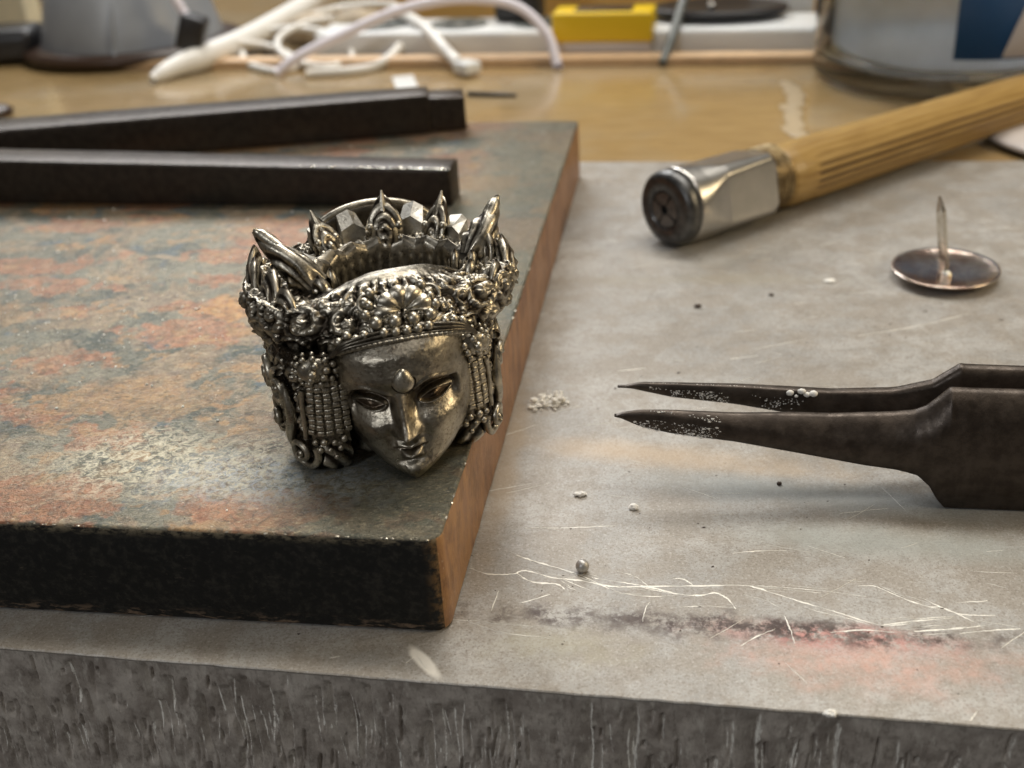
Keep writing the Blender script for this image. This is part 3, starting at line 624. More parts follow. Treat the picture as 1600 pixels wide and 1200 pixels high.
# spikes
def spike(base, tip, wd, th_, curl=.12, n=60, m_=36, chev=5, fan=.5, rdg=.12, tipw=.0):
    base, tip = np.array(base, float), np.array(tip, float); ax = tip-base; L_ = np.linalg.norm(ax); ax /= L_
    out = np.array([base[0], base[1], 0.0]); out /= np.linalg.norm(out); sd = np.cross(ax, out); sd /= np.linalg.norm(sd); nn = np.cross(sd, ax)
    s = np.linspace(0, 1, n)**.9; a = np.linspace(0, 2*math.pi, m_, endpoint=False); P = np.zeros((n, m_, 3)); at = np.zeros((n, m_))
    for i, q in enumerate(s):
        k = (.78+.55*q-.45*q*q)*(1-q**2.6)**.75+.03+tipw*q*(1-q**8); ww, tt = wd*k, th_*k*(1-.25*q)
        rho = np.sqrt(q*q+(fan*np.cos(a))**2*(1-q))
        ch = np.cos(2*math.pi*chev*rho); ch = np.sign(ch)*np.abs(ch)**.6
        g = 1+rdg*ch*(1-q**4)+.14*np.exp(-(np.cos(a)/.16)**2)
        x = np.cos(a)*ww*g; y = np.sin(a)*tt*g
        c = base+ax*L_*q+nn*curl*L_*(q**2-.35*q)
        P[i] = c+x[:, None]*sd+y[:, None]*nn; at[i] = .5+.5*ch
    V, F = grid(P, cv=True, flip=True); F = F+[tuple(range((n-1)*m_, n*m_))[::-1]]
    return (V, F), at.ravel()
SPK = [((-5.9, -1.4, 14.4), (-10.0, 1.6, 19.2), 1.75, 1.55, 3.5), ((8.9, .4, 14.2), (11.9, 2.9, 18.6), 1.75, 1.6, 3.5),
       ((-3.4, 6.4, 14.0), (-4.6, 8.6, 17.9), 1.6, .85, 4), ((2.0, 7.2, 14.0), (2.2, 8.6, 18.9), 1.9, .95, 5), ((6.3, 5.8, 14.0), (7.8, 7.8, 18.3), 1.6, .85, 4)]
for b_, t_, w_, h_, cv in SPK:
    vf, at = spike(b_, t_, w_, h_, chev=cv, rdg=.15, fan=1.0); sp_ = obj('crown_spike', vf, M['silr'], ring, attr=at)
    b = np.array(b_, float); t = np.array(t_, float); ax = (t-b)/np.linalg.norm(t-b); o_ = np.array([b[0], b[1], 0.]); o_ /= np.linalg.norm(o_); sd = np.cross(ax, o_)
    if h_ > 1.1:     # two flat polished blades clasping the tip
        for k in (-1, 1):
            obj('tip_blade', tube([b+(t-b)*.62+sd*k*1.0-o_*.2, b+(t-b)*.8+sd*k*.82+o_*.05, t-(t-b)*.03+sd*k*.45+o_*.1, t+ax*.5+sd*k*.28+o_*.2], [.25, .60, .52, .16], 12), M['sil'], sp_)
    else:
        obj('tip_blade', tube([b+(t-b)*.55, b+(t-b)*.8+o_*.1, t+ax*.35+o_*.15], [.55, .42, .10], 8), M['sil'], sp_, smooth=False)
        for k in (-1, 1):
            for q in (.18, .42): obj('spike_lobe', ico(.42, 2, c=b+(t-b)*q+sd*k*w_*.75-o_*.35), M['sil'], sp_)
CLW = [(-1, (11.0, .6, 12.0), (11.3, 2.6, 16.8), 2.2, 1.2), (-1, (10.0, -2.6, 12.8), (9.9, -.6, 17.0), 2.0, 1.2), (-1, (8.9, -5.4, 13.3), (9.2, -5.0, 16.6), 1.5, 1.0), (-1, (10.6, 5.2, 12.4), (11.0, 6.2, 16.6), 1.6, 1.0),
       (1, (11.2, -2.4, 12.4), (12.0, -.8, 16.6), 2.0, 1.2), (1, (10.2, -.4, 13.4), (10.8, .4, 16.9), 1.5, 1.0), (1, (9.4, -5.4, 13.0), (10.1, -5.0, 16.0), 1.6, 1.0), (1, (11.2, 3.2, 12.6), (12.1, 4.2, 16.6), 1.6, 1.0)]
for sx, b_, t_, w_, h_ in CLW:
    vf, at = spike((sx*b_[0], *b_[1:]), (sx*t_[0], *t_[1:]), w_, h_, -.16, chev=4.5, fan=1.0, rdg=.13, m_=48); obj('claw_leaf', vf, M['silr'], ring, attr=at)
for x, y, z, r_ in ((-5.6, -3.0, 15.2, 1.05), (-4.4, -1.2, 15.0, .7), (-7.3, -5.2, 14.4, 1.0), (7.6, -3.6, 14.8, .9), (6.7, -1.6, 15.2, .7), (8.2, -1.9, 15.0, .8)):
    vf, at = spike((x, y, z-1.0), (x*1.03, y, z+1.1), r_, r_*.9, .0, chev=2.5, fan=.9, rdg=.08); obj('rim_bud', vf, M['silr'], ring, attr=at)
def facet_block(w_, d_, h_, pk):
    V = [(-w_, -d_, 0), (w_, -d_, 0), (w_, d_, 0), (-w_, d_, 0), (-w_, -d_, h_*.58), (w_, -d_, h_*.52), (w_*.8, d_, h_*.86), (-w_*.8, d_, h_*.90), (pk*w_, -d_*.9, h_*.72), (pk*w_+.1, d_*.9, h_)]
    F = [(3, 2, 1, 0), (0, 1, 5, 8, 4), (1, 2, 6, 5), (2, 3, 7, 9, 6), (3, 0, 4, 7), (4, 8, 9, 7), (8, 5, 6, 9)]
    return V, F
for ang, r_, h_, pk in ((-60, 8.4, 2.7, -.6), (-30, 10.0, 3.5, .3), (-12, 10.0, 4.0, .1), (23, 10.1, 4.1, 0), (50, 9.7, 3.3, .3), (68, 9.8, 2.7, -.3)):
    a = R(ang); obj('facet_block', facet_block(1.2, .85, h_-.25, pk), M['flat'], ring, (r_*math.sin(a)+1.0, r_*.95*math.cos(a), 13.6), (R(-4), 0, -a), smooth=False)
# back wall of the ring, an arched plate behind the spikes with a bright rim
a = np.linspace(R(4), R(176), 90); arc = np.stack([6.6*np.cos(a)+1.3, 10.4+.6*np.sin(a), 12.4+4.9*np.sin(a)**.75], 1)
P_ = []
for k in np.linspace(0, 1, 10): P_.append(np.stack([arc[:, 0], arc[:, 1]-.35*np.sin(k*math.pi)*.8, 11+(arc[:, 2]-11)*k], 1))
for k in np.linspace(1, 0, 10): P_.append(np.stack([arc[:, 0], arc[:, 1]+.75, 11+(arc[:, 2]-11)*k], 1))
obj('back_wall', grid(np.array(P_).transpose(1, 0, 2), cv=True, flip=True), M['silr'], ring, attr=.25)
obj('back_rim', tube(arc+[0, .35, 0], .40, 10), M['sil'], ring)

# tiara medallion and beads
def shell():
    n, m_ = 64, 22; a = np.linspace(R(-8), R(188), n); s = np.linspace(.12, 1, m_); P = np.zeros((n, m_, 3))
    for i, q in enumerate(a):
        fl_ = .22*np.abs(np.sin(q*4.5+.2)); rr = s*(2.15+.22*np.abs(np.sin(q*4.5+.2)))
        P[i, :, 0] = rr*np.cos(q)*1.05; P[i, :, 2] = rr*np.sin(q)*.92; P[i, :, 1] = -(.75*np.sin(s*math.pi*.62)+fl_*1.6*s*(1.15-s)*2.2)+.25*s**3
    return grid(P, flip=False)
v_, f_ = shell(); obj('shell_medallion', xform((v_, f_), np.array([[1, 0, 0], [0, .86, .50], [0, -.50, .86]])), M['sil'], ring, (.3, -10.3, 14.9))
def put_bead(x, y, z, r): link('bead', bead_mesh(r), ring, (x, y, z))
for x in (-2.3, -.75, .85, 2.35): put_bead(x+.1, -11.25+.05*x*x, 14.5, .62)
for x in (-1.9, -.95, 0, .95, 1.9): put_bead(x+.2, -11.8+.06*x*x, 13.8, .46)
for x, z in ((-2.9, 14.6), (-2.75, 15.4), (3.05, 14.6), (-2.2, 16.0), (2.2, 16.05)): put_bead(x, -10.3+(z-14.6)*.75, z+.5, .48)
for q in range(27):
    x = -5.6+q*.43; link('fringe_bead', bead_mesh(.25, True), ring, (x, -12.2+.045*x*x, 13.25-.03*x*x), (.2, 0, rng.normal(0, .1)))
for x, z in ((-4.7, 13.3), (-4.0, 13.0), (-5.4, 12.7), (-3.3, 13.35), (4.4, 13.3), (5.2, 12.9), (3.6, 13.4)): put_bead(x, -11.8+.045*x*x, z+.4, .42)
for cx in (-2.45, 2.75):   # looped curls beside the medallion
    a = np.linspace(R(-30), R(300), 40); P_ = np.stack([cx+.85*np.cos(a), -9.75+.55*np.sin(a)*1.0, 15.8+.62*np.sin(a)], 1)
    obj('tiara_curl', tube(P_, .17, 8), M['sil'], ring); put_bead(cx, -9.95, 15.75, .40)
for q in range(3):
    hl = spline([(-6.4, -10.4, 11.8), (-4.6, -11.4, 12.9+.28*q), (0, -12.1+.25*q, 13.4+.3*q), (4.6, -11.4, 12.9+.28*q), (6.4, -10.4, 11.8)], 60)
    obj('hairline_band', tube(hl, .17, 8), M['silr'], ring, attr=.3)
# ------------------------------------------------------------------ tongs lying on the block
tg = thing('steel_tongs', 'pair of black square-section steel tongs lying open across the back of the steel block', 'tongs', (-6.9, 155.7, TB))
def bar(p0, p1, w0, h0, w1, h1, lift0=0, lift1=0, bev=.35):
    p0, p1 = np.array(p0, float), np.array(p1, float); d = p1-p0; L_ = np.hypot(*d[:2]); a = math.atan2(d[1], d[0])
    bm = bmesh.new(); vs = []
    for (s, ww, hh, l_) in ((0, w0, h0, lift0), (L_, w1, h1, lift1)):
        for (y, z) in ((0, 0), (ww, 0), (ww, hh), (0, hh)): vs.append(bm.verts.new((s, y, z+l_)))
    for f in ((0, 1, 2, 3), (7, 6, 5, 4), (0, 4, 5, 1), (1, 5, 6, 2), (2, 6, 7, 3), (3, 7, 4, 0)): bm.faces.new([vs[i] for i in f])
    bmesh.ops.recalc_face_normals(bm, faces=bm.faces[:])
    bmesh.ops.bevel(bm, geom=bm.edges[:], offset=bev, segments=3, affect='EDGES', profile=.5)
    bmesh.ops.subdivide_edges(bm, edges=[e for e in bm.edges if e.calc_length() > 30], cuts=40)
    for v in bm.verts: v.co += Vector((0, 1, 1))*mnoise.noise(v.co*.4)*.04
    bm.verts.index_update(); r = np.array([tuple(v.co) for v in bm.verts]), [tuple(v.index for v in f.verts) for f in bm.faces]; bm.free()
    return xform(r, rz(a), p0)
t0 = np.array([-6.9, 155.7, 0])
def tp(x, y, z=0): return (x-t0[0], y-t0[1], z)
near = obj('tong_arm', bar(tp(-93, 173.3), tp(-6.9, 155.7), 6.6, 7.1, 5.6, 5.3), M['tong'], tg)
far = obj('tong_arm', bar(tp(-93, 188.3), tp(-11.0, 194.0), 8.6, 6.4, 7.0, 6.6, 0, 0), M['tong'], tg)
obj('tong_tip', bar(tp(-11.9, 194.5), tp(-5.0, 194.9), 6.4, 5.9, 6.2, 5.7, 0, 0), M['tong'], far)
ch = []
for i in range(70):
    s = rng.beta(2.2, 1.2); x = -30+23*s; y = 155.7+(-6.9-x)*.2045; ch.append(ico(rng.uniform(.07, .2), 1, (2.4, .8, .6), tp(x, y+.22, 5.5+(-6.9-x)*.022-.12), .35))
tag(obj('bright_chip', join(ch), M['pin'], near, smooth=False), kind='stuff')

# ------------------------------------------------------------------ tweezers
tw = thing('tweezers', 'blackened steel fine-point tweezers lying on edge with white powder on the tips', 'tweezers', (40.5, 88.6, 0), R(-10.02))
NT = [(-31.44, 9.30), (-30.6, 9.62), (-29.0, 9.84), (-26.6, 9.79), (-20.05, 9.28), (-11.3, 9.06), (-5.63, 9.28), (-3.6, 9.5), (-2.6, 9.95), (-1.6, 10.9), (-0.7, 11.9), (5.14, 11.8), (60, 11.6)]
NB = [(-31.44, 9.22), (-30.6, 8.85), (-29.02, 8.11), (-25.98, 7.42), (-19.96, 6.69), (-13.98, 5.61), (-8.02, 4.5), (-5.0, 4.1), (-3.1, 3.55), (-1.9, 2.4), (-1.1, 1.0), (-0.3, 0.03), (6.93, .02), (60, .02)]
NFc = [(-31.44, .92), (-24, .80), (-20, .62), (-11.1, .42), (-5.35, .5), (-1.48, .72), (60, .75)]
def arm(Tp, Bt, fac, y0, thick, side, tipthin=.5):
    ss = np.concatenate([np.linspace(-31.44, -4, 110), np.linspace(-3.9, 1, 60), np.linspace(1.5, 60, 20)])
    ss = ss.copy()
    T_ = np.interp(ss, *zip(*Tp)); B_ = np.interp(ss, *zip(*Bt)); k = np.array([1, 2, 3, 2, 1])/9; T0_, B0_ = T_.copy(), B_.copy()
    T_ = np.convolve(np.pad(T_, 2, mode='edge'), k, 'valid'); B_ = np.convolve(np.pad(B_, 2, mode='edge'), k, 'valid')
    T_[:4], B_[:4] = T0_[:4], B0_[:4]; P = []
    for s, t, b in zip(ss, T_, B_):
        f = np.interp(s, *zip(*fac)); th_ = thick*np.interp(s, [-32, -28, -15, 0], [tipthin*.5, tipthin, .8, 1])
        yy = y0+0.0; h = t-b; zf = b+h*f
        prof = [(yy, b+.12), (yy-.02, b+h*.2), (yy-.03, zf-h*.04), (yy+.16*th_, zf+(t-zf)*.30), (yy+.40*th_, zf+(t-zf)*.66), (yy+.64*th_, zf+(t-zf)*.90), (yy+.85*th_, t), (yy+th_, t-.15*min(1, h)), (yy+th_, b+.15), (yy+th_*.8, b), (yy+.2, b)]
        P.append([(s, y, z) for y, z in prof])
    P = np.array(P); V, F = grid(P, cv=True, flip=False); n = P.shape[1]
    return V, F+[tuple(range(n)), tuple(range(len(V)-n, len(V)))[::-1]]
FT = [(-30.63, 9.85), (-29.24, 10.19), (-19.96, 10.05), (-10.86, 9.6), (-4.96, 9.85), (-1.56, 10.76), (0.7, 12.51), (6.24, 12.3), (60, 12.0)]
FB = [(-30.63, 9.6), (-26.11, 8.61), (-19.88, 7.98), (-13.7, 6.92), (-10.01, 6.23), (-6, 4.9), (-2, 3), (0, 1), (1, .02), (60, .02)]
na = obj('tweezer_arm', arm(NT, NB, NFc, 0, 2.7, 1, .22), M['tweez'], tw)
fa = obj('tweezer_arm', arm(FT, FB, [(-32, .97), (60, .97)], 5.0, 1.2, -1, .4), M['tweez'], tw)
obj('tweezer_joint', box((52, 1.0, .3), (60.5, 5.4, 11.4), .4), M['tweez'], tw)
def powder(Tp, Bt, y0, smin, smax, n, big, topbias):
    out = []; cs = rng.uniform(smin, smax, 16); cq = rng.random(16)
    for i in range(n):
        k = rng.integers(0, 16); s = cs[k]+rng.normal(0, .55); q = np.clip(cq[k]**(.4 if topbias else .9)+rng.normal(0, .14), .03, .99)
        if s < smin-.6: continue
        t = np.interp(s, *zip(*Tp)); b = np.interp(s, *zip(*Bt)); z = b+(t-b)*q*.98; y = y0+(.30*(q-.6)/.4 if q > .6 else -.02)
        r_ = rng.uniform(.022, .075)*(big if rng.random() < .05 else 1); out.append(ico(r_, 1, (1.3, .6, .8), (s, y, z), .3))
    return join(out)
tag(obj('powder', powder(NT, NB, .02, -29.0, -22.0, 640, 2.2, False), M['powder'], na, smooth=False), kind='stuff')
tag(obj('powder', powder(FT, FB, 4.95, -28.8, -13.5, 560, 1.8, True), M['powder'], fa, smooth=False), kind='stuff')
for s, z, r_ in ((-14.8, 9.55, .32), (-13.7, 9.75, .34), (-13.2, 9.4, .3), (-12.6, 9.5, .36), (-14.2, 9.2, .16)):
    tag(obj('powder_grain', ico(r_, 2, (1.2, .8, .9), (s, 4.85, z), .12), M['powder'], fa))

# ------------------------------------------------------------------ pin vise
vs = thing('pin_vise', 'pin vise with ribbed wooden handle and bright metal collet head lying on the metal sheet', 'pin vise', (24.2, 159.6, 0), math.atan2(48.5, 73.6))
ZA = 5.75
def head():
    ss = np.concatenate([np.linspace(1.9, 6, 40), np.linspace(6.1, 17.6, 80), np.linspace(17.7, 18.5, 6)]); na_ = 420; a = np.linspace(0, 2*math.pi, na_, endpoint=False); P = []
    for s in ss:
        Rr = np.interp(s, [1.9, 2.4, 5, 9, 17.8, 18.5], [5.55, 5.8, 5.85, 6.1, 6.15, 5.7]); ap = np.interp(s, [0, 3.5, 8.5, 18.5], [6.9, 5.9, 4.95, 4.7])
        dk = ((a-R(80)+math.pi/4) % (math.pi/2))-math.pi/4; kk = 9.0; A_ = ap/np.cos(dk); r_ = -np.log(np.exp(-kk*(Rr-5))+np.exp(-kk*(A_-5)))/kk+5
        P.append(np.stack([s+0*a, r_*np.cos(a), ZA+r_*np.sin(a)], 1))
    V, F = grid(np.array(P), cv=True, flip=True); n = len(V); return V, F+[tuple(range(n-na_, n))[::-1]]
def edgesplit(o, ang=25):
    m_ = o.modifiers.new('split', 'EDGE_SPLIT'); m_.split_angle = R(ang); return o
edgesplit(obj('collet_head', head(), M['chrome'], vs), 45)
def disc(prof, n=72):   # revolve about x: (x, r)
    a = np.linspace(0, 2*math.pi, n, endpoint=False); P = np.array([[(x, r_*math.cos(t), ZA+r_*math.sin(t)) for x, r_ in prof] for t in a]); return grid(P, cu=True, flip=False)
obj('nose_ring', disc([(2.1, 5.5), (2.0, 5.78), (1.0, 5.75), (.3, 5.6), (-.1, 5.25), (-.28, 4.9), (-.42, 2.95), (.3, 2.8), (1.2, 2.8)]), M['nose'], vs)
obj('collet_gap', disc([(.45, 2.85), (.45, .01)]), M['hole'], vs)
for k in range(4):
    a0 = k*math.pi/2+R(28); a = np.linspace(a0+.09, a0+math.pi/2-.09, 14); pts = [(2.62*math.cos(t), 2.62*math.sin(t)) for t in a]+[(.75*math.cos(t), .75*math.sin(t)) for t in a[::-1]]
    n = len(pts); V = [(-.25, y, ZA+z) for y, z in pts]+[(.6, y, ZA+z) for y, z in pts]
    F = [tuple(range(n))]+[tuple(range(n, 2*n))[::-1]]+[(i, i+n, (i+1) % n+n, (i+1) % n) for i in range(n)]
    obj('jaw', (V, F), M['jaw'], vs, smooth=False)
obj('thread_core', disc([(18.4, 4.4), (22.6, 4.4)]), M['hole'], vs)
for k in range(5): obj('thread_ring', disc([(18.62+k*.76, 4.4), (18.70+k*.76, 5.0), (18.95+k*.76, 5.12), (19.12+k*.76, 5.0), (19.2+k*.76, 4.4)], 60), M['brass'], vs)
def hnd():
    ss = np.r_[np.linspace(22.4, 26.0, 14), np.linspace(26.2, 90, 90), np.linspace(90.2, 92, 8)]; na_ = 300; a = np.linspace(0, 2*math.pi, na_, endpoint=False); P = []; at = []
    for s in ss:
        Rr = np.interp(s, [22.4, 23, 25, 30, 88, 90.5, 92], [4.4, 4.8, 5.0, 5.0, 4.4, 4.1, 3.5]); g = np.clip(np.cos(a*24)*2.0, -1, 1)*.5+.5
        lowm = .25+.75*sstep(-np.sin(a)-.25*np.cos(a), -.55, .15); amp = .34*lowm*np.interp(s, [24, 27, 28.5, 86, 89], [0, 0, 1, 1, 0]); r_ = Rr-amp*(1-g)
        P.append(np.stack([s+0*a, r_*np.cos(a), ZA-.5+r_*np.sin(a)], 1)); at.append(1-(1-g)*amp/.34)
    V, F = grid(np.array(P), cv=True, flip=True); return (V, F+[tuple(range(na_)), tuple(range(len(V)-na_, len(V)))[::-1]]), np.array(at).ravel()
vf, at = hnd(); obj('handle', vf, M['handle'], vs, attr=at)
obj('end_cap', disc([(91.6, 4.2), (92.6, 4.1), (93.6, 3.2), (93.9, .01)]), M['chrome'], vs)

# ------------------------------------------------------------------ thumb tack
tk = thing('thumb_tack', 'shiny thumb tack lying upside down on the metal sheet with its pin pointing up', 'thumb tack', (59.6, 141.9, .05), R(15))
tk.rotation_euler = (R(-1.5), R(-9.5), R(15))
prof = [(.01, .62), (1.2, .60), (3.5, .75), (5.5, 1.0), (6.6, 1.35), (6.95, 1.5), (7.02, 1.36), (6.7, 1.05), (5.6, .55), (3.5, .15), (1.2, .0), (.01, .0)]
obj('tack_head', lathe(prof, 72), M['tack'], tk, rot=(R(1.5), R(9.5), 0))
def pin():
    P = []; n = 16; a = np.linspace(0, 2*math.pi, n, endpoint=False)
    for z, r_, fx in ((.3, 1.15, 1), (.75, .9, 1), (1.1, .78, 1), (3, .74, 1), (9.6, .72, 1), (9.9, .70, .95), (10.9, .50, .75), (11.6, .32, .6), (11.9, .18, .5)):
        ox = -.05*max(0, z-9); P.append(np.stack([r_*fx*np.cos(a)*(1-.12*np.abs(np.sin(2*a)))+ox, r_*np.sin(a)*(1-.12*np.abs(np.sin(2*a))), z+0*a], 1))
    V, F = grid(np.array(P), cv=True, flip=True); return V, F+[tuple(range(len(V)-n, len(V)))[::-1]]
obj('pin', pin(), M['pin'], tk, smooth=False)
obj('solder_bead', ico(.75, 2, (1, 1, .8), (-.25, -1.0, .85), .05), M['pin'], tk)

# ------------------------------------------------------------------ crumbs
cl = []
for i in range(260):
    k_ = rng.integers(0, 5); cx_, cy_ = ((0, 0), (1.1, .7), (-1.0, -.9), (.8, -1.2), (1.6, -.3))[k_]
    cl.append(ico(rng.uniform(.05, .20)*(1.8 if rng.random() < .06 else 1), 1, (1.3, 1, .8), (cx_+rng.normal(0, .45), cy_+rng.normal(0, .5), abs(rng.normal(.15, .28))), .4))
tag(obj('powder_pile', join(cl), M['powder'], loc=(3.6, 114.3, 0), smooth=False), 'small crumbly pile of white powder on the sheet, right beside the ring', 'powder')
def crumb(x, y, r_, mt, name, label, cat, sc3=(1.2, 1, .8), n=1, group=None):
    parts = [ico(r_*(1 if k == 0 else rng.uniform(.4, .8)), 2, sc3, (rng.normal(0, r_*.9) if k else 0, rng.normal(0, r_*.6) if k else 0, r_*sc3[2]*.8), .22) for k in range(n)]
    tag(obj(name, join(parts), mt, loc=(x, y, 0), smooth=False), label, cat, group)
crumb(6.2, 94.7, .34, M['powder'], 'crumb', 'pale broken crumb on the sheet below the powder pile, left of the tweezers shadow', 'crumb', n=5)
crumb(11.1, 91.9, .38, M['powder'], 'crumb', 'single white crumb on the sheet below the tweezers tips', 'crumb', n=2)
crumb(44.3, 142.9, .50, M['powder'], 'crumb', 'white flake on the sheet between the collet head and the thumb tack', 'crumb', (1.5, 1, .35))
crumb(25.2, 137.3, .42, M['grit'], 'grit_speck', 'dark grit speck on the sheet below the collet head', 'grit', (1.2, .8, .6))
crumb(35.5, 139.5, .30, M['grit'], 'grit_speck', 'smaller dark grit speck further right, below the vise head', 'grit', (1.2, .8, .6))
crumb(25.9, 94.5, .22, M['grit'], 'grit_speck', 'tiny dark grit speck on the stained sheet just under the tweezers arms', 'grit')
crumb(22.3, 63.3, .32, M['powder'], 'crumb', 'white crumbs on the front lip of the metal sheet', 'crumb', n=6)
tag(obj('solder_ball', ico(.62, 3, (1, 1, 1), (0, 0, .60)), M['ballm'], loc=(5.3, 82.6, 0)), 'tiny grey solder ball sitting on the long scratches in the sheet', 'solder ball')
gr = []
for i in range(620):
    q = bench_pt(rng.uniform(20, 130), rng.uniform(2, 128), 0); r_ = rng.uniform(.02, .07)*(2.0 if rng.random() < .08 else 1); gr.append(ico(r_, 1, (rng.uniform(.8, 2.4), rng.uniform(.6, 1.3), .5), (q[0], q[1], r_*.3), .45))
tag(obj('dust', join(gr), M['grit'], smooth=False), 'fine dark dust specks scattered over the grey metal sheet', 'dust', kind='stuff')

# ------------------------------------------------------------------ background things
bt = thing('grey_device', 'rounded grey plastic device with a black rim on the bench behind the tongs', 'device', (-100, 332, WZ))
obj('housing', xform(lathe([(.01, 30), (9, 29.5), (16, 27), (20.5, 20), (23, 10), (24.5, 4.5), (24.5, 3.5), (22, 3.4)], 64), np.diag([1.02, .95, 1])), M['grey'], bt)
obj('base_rim', xform(lathe([(.01, 4.4), (24.5, 4.4), (28.8, 3.4), (29.2, 2.0), (26, .3), (.01, .1)], 64), np.diag([1.05, .9, 1])), M['brown'], bt)
obj('side_foot', box((-47, -9, .2), (-25, 6, 9.5), 3, 4), M['black'], bt)
obj('seam', tube(np.array([(6*math.sin(t*.3)+1, -23.2*math.cos(t*.9)-.6+2*t*t, 4+22*t) for t in np.linspace(0, 1, 12)]), .35, 6), M['grey'], bt)
pg = thing('black_plug', 'small black cable plug standing against the grey device', 'plug', (-77.5, 304, WZ))
obj('plug_body', xform(box((-3.4, -3, 5.5), (3.4, 3, 14.6), 1, 3), np.array([[.93, 0, .36], [0, 1, 0], [-.36, 0, .93]]), (-2.6, 0, 0)), M['black'], pg)
obj('plug_foot', xform(box((-1.4, -1.4, 0), (1.4, 1.4, 8), .5), np.array([[.93, 0, .36], [0, 1, 0], [-.36, 0, .93]]), (-2, 0, .5)), M['black'], pg)
obj('plug_cord', tube(spline([(0, 0, 14), (-2, 1, 18), (-6, 4, 26)], 12), 1.2, 8), M['lilac'], pg)
def cable(name, pts, r_, mt, label, n=60): return tag(obj(name, tube(spline(pts, n), r_, 12), mt), label, 'cable')
w0 = WZ
cable('thick_cable', [(-85.2, 290.5, w0+1.2), (-80, 297, w0+2.6), (-73, 305.3, w0+3.4), (-64, 325, w0+4.2), (-51.5, 366, w0+6), (-44, 392, w0+7)], np.interp(np.linspace(0, 1, 60), [0, .08, .3, 1], [1.1, 2.0, 3.1, 3.4]), M['cable'], 'thick cream white cable running diagonally away beside the grey device')
cable('looped_cable', [(-66, 311, w0+2.2), (-64.5, 305, w0+1.0), (-60.6, 298.5, w0+.9), (-54.5, 292.3, w0+.9), (-50.0, 296.0, w0+.9), (-53.2, 308.7, w0+1.2), (-60.3, 314, w0+3), (-67.9, 311, w0+5)], .95, M['cable'], 'thin white cable curled in a small loop on the bench beside the thick cable')
cable('curved_cable', [(-52, 341, w0+5), (-49, 346, w0+5), (-42.9, 352, w0+5), (-30.7, 345, w0+6.5), (-24.5, 325, w0+8), (-23.0, 303.5, w0+4), (-27.5, 291.5, w0+1.4), (-34, 287.0, w0+1.0), (-46, 286.7, w0+1.0)], 1.15, M['cable'], 'white cable curving down behind the lilac arc and along the bench')
cable('arched_cable', [(-53.5, 288.5, w0+1.2), (-47, 289, w0+5.0), (-36, 290, w0+9.2), (-22, 290, w0+14.0), (-8, 289, w0+16.0), (6, 287, w0+14.2), (13.5, 283, w0+8.0), (15.6, 279.5, w0+1.5), (15.9, 279, w0+.8)], 1.25, M['lilac'], 'lilac white cable arching up over the bench in front of the power strip')
cable('tangled_cable', [(-73, 322, w0+1.2), (-64, 327, w0+4), (-52, 322, w0+5.5), (-40, 312, w0+4.2), (-36, 300, w0+1.4), (-42, 293, w0+1.0), (-52, 299, w0+2.4), (-56, 312, w0+5), (-48, 326, w0+6.5), (-34, 334, w0+5)], .9, M['cable'], 'thin white cable tangled in a wide loop in front of the power strip end')
cable('dark_cable', [(-62, 318, w0+1), (-52, 306, w0+1), (-40, 299.5, w0+1), (-31, 298.5, w0+1.0), (-22, 296.5, w0+1)], .8, M['black'], 'thin black cable lying low behind the lilac arched cable')
cc = thing('connector_cable', 'white cable ending in a small white connector lying on the bench edge', 'cable', (-8, 280.5, w0))
obj('cable', tube(spline([(-18, 40, 8), (-14, 32, 8.5), (-9, 22, 7.5), (-3.5, 10, 4.0), (0, 1, 2.2)], 40), 1.5, 12), M['cable'], cc)
obj('connector', xform(box((-2.4, -4.4, -1.3), (2.4, 1.4, 1.5), .6, 3), rz(R(38)), (1.0, -.8, 1.9)), M['white'], cc)
# pale edge strip and power strip behind the bench top
a_ = R(-15)
def place_bar(name, p, L_, W_, H_, mt, label, cat, ang=a_, z=w0, bev=.6):
    t = thing(name, label, cat, (p[0], p[1], z), ang); return t, obj(name+'_body', box((0, 0, 0), (L_, W_, H_), bev, 3), mt, t)
o = tag(obj('wood_edge_strip', xform(box((0, 0, 0), (260, 5, 2.2), .4, 2), rz(R(-13.5)), (-105, 310.5, w0)), M['pale'], smooth=False), 'pale wooden strip running along the back of the bench top', 'edge strip')
ps = thing('power_strip', 'long white power strip with dark round sockets behind the pale wooden strip', 'power strip', (-46, 306, w0), R(-14))
obj('strip_body', box((0, 0, 0), (128, 19, 6.8), 1.2, 3), M['white'], ps)
for x in (12, 34, 56):
    sk = obj('socket', xform(lathe([(.01, 7.0), (5.2, 7.0), (6.6, 7.35), (7.4, 7.2), (7.6, 6.7)], 40), np.diag([1, .9, 1]), (x+3, 9.5, 0)), M['greyrod'], ps)
    for k in (-1, 1): obj('contact_hole', lathe([(.01, 7.12), (1.5, 7.12), (1.6, 6.9)], 16), M['hole'], sk, (x+3+k*2.6, 9.5, 0))
ht = thing('yellow_box', 'small bright yellow plastic lid on a clear plastic box at the bench edge', 'box', (15.6, 287.2, w0), R(-14))
obj('clear_base', box((.4, 0, 0), (23.6, 9, 4.6), .4), M['clear'], ht)
obj('yellow_lid', box((-.4, -.5, 4.6), (24.2, 10, 11.6), .6, 3), M['yellow'], ht)
obj('lid_recess', box((5, 1.5, 11.55), (19, 8.2, 11.9), .1), M['brown'], ht)
dk = tag(obj('dark_case', xform(box((-6, -4, 0), (6, 4, 15), 1.5, 3), rz(R(-20)), (8.2, 307, 6.0+w0+.85)), M['black']), 'dark grey case standing behind the yellow box', 'case')
oc = thing('black_lens_case', 'low round black dish with a bright stud lying on the power strip', 'case', (57.5, 295.0, w0+6.85), R(-14))
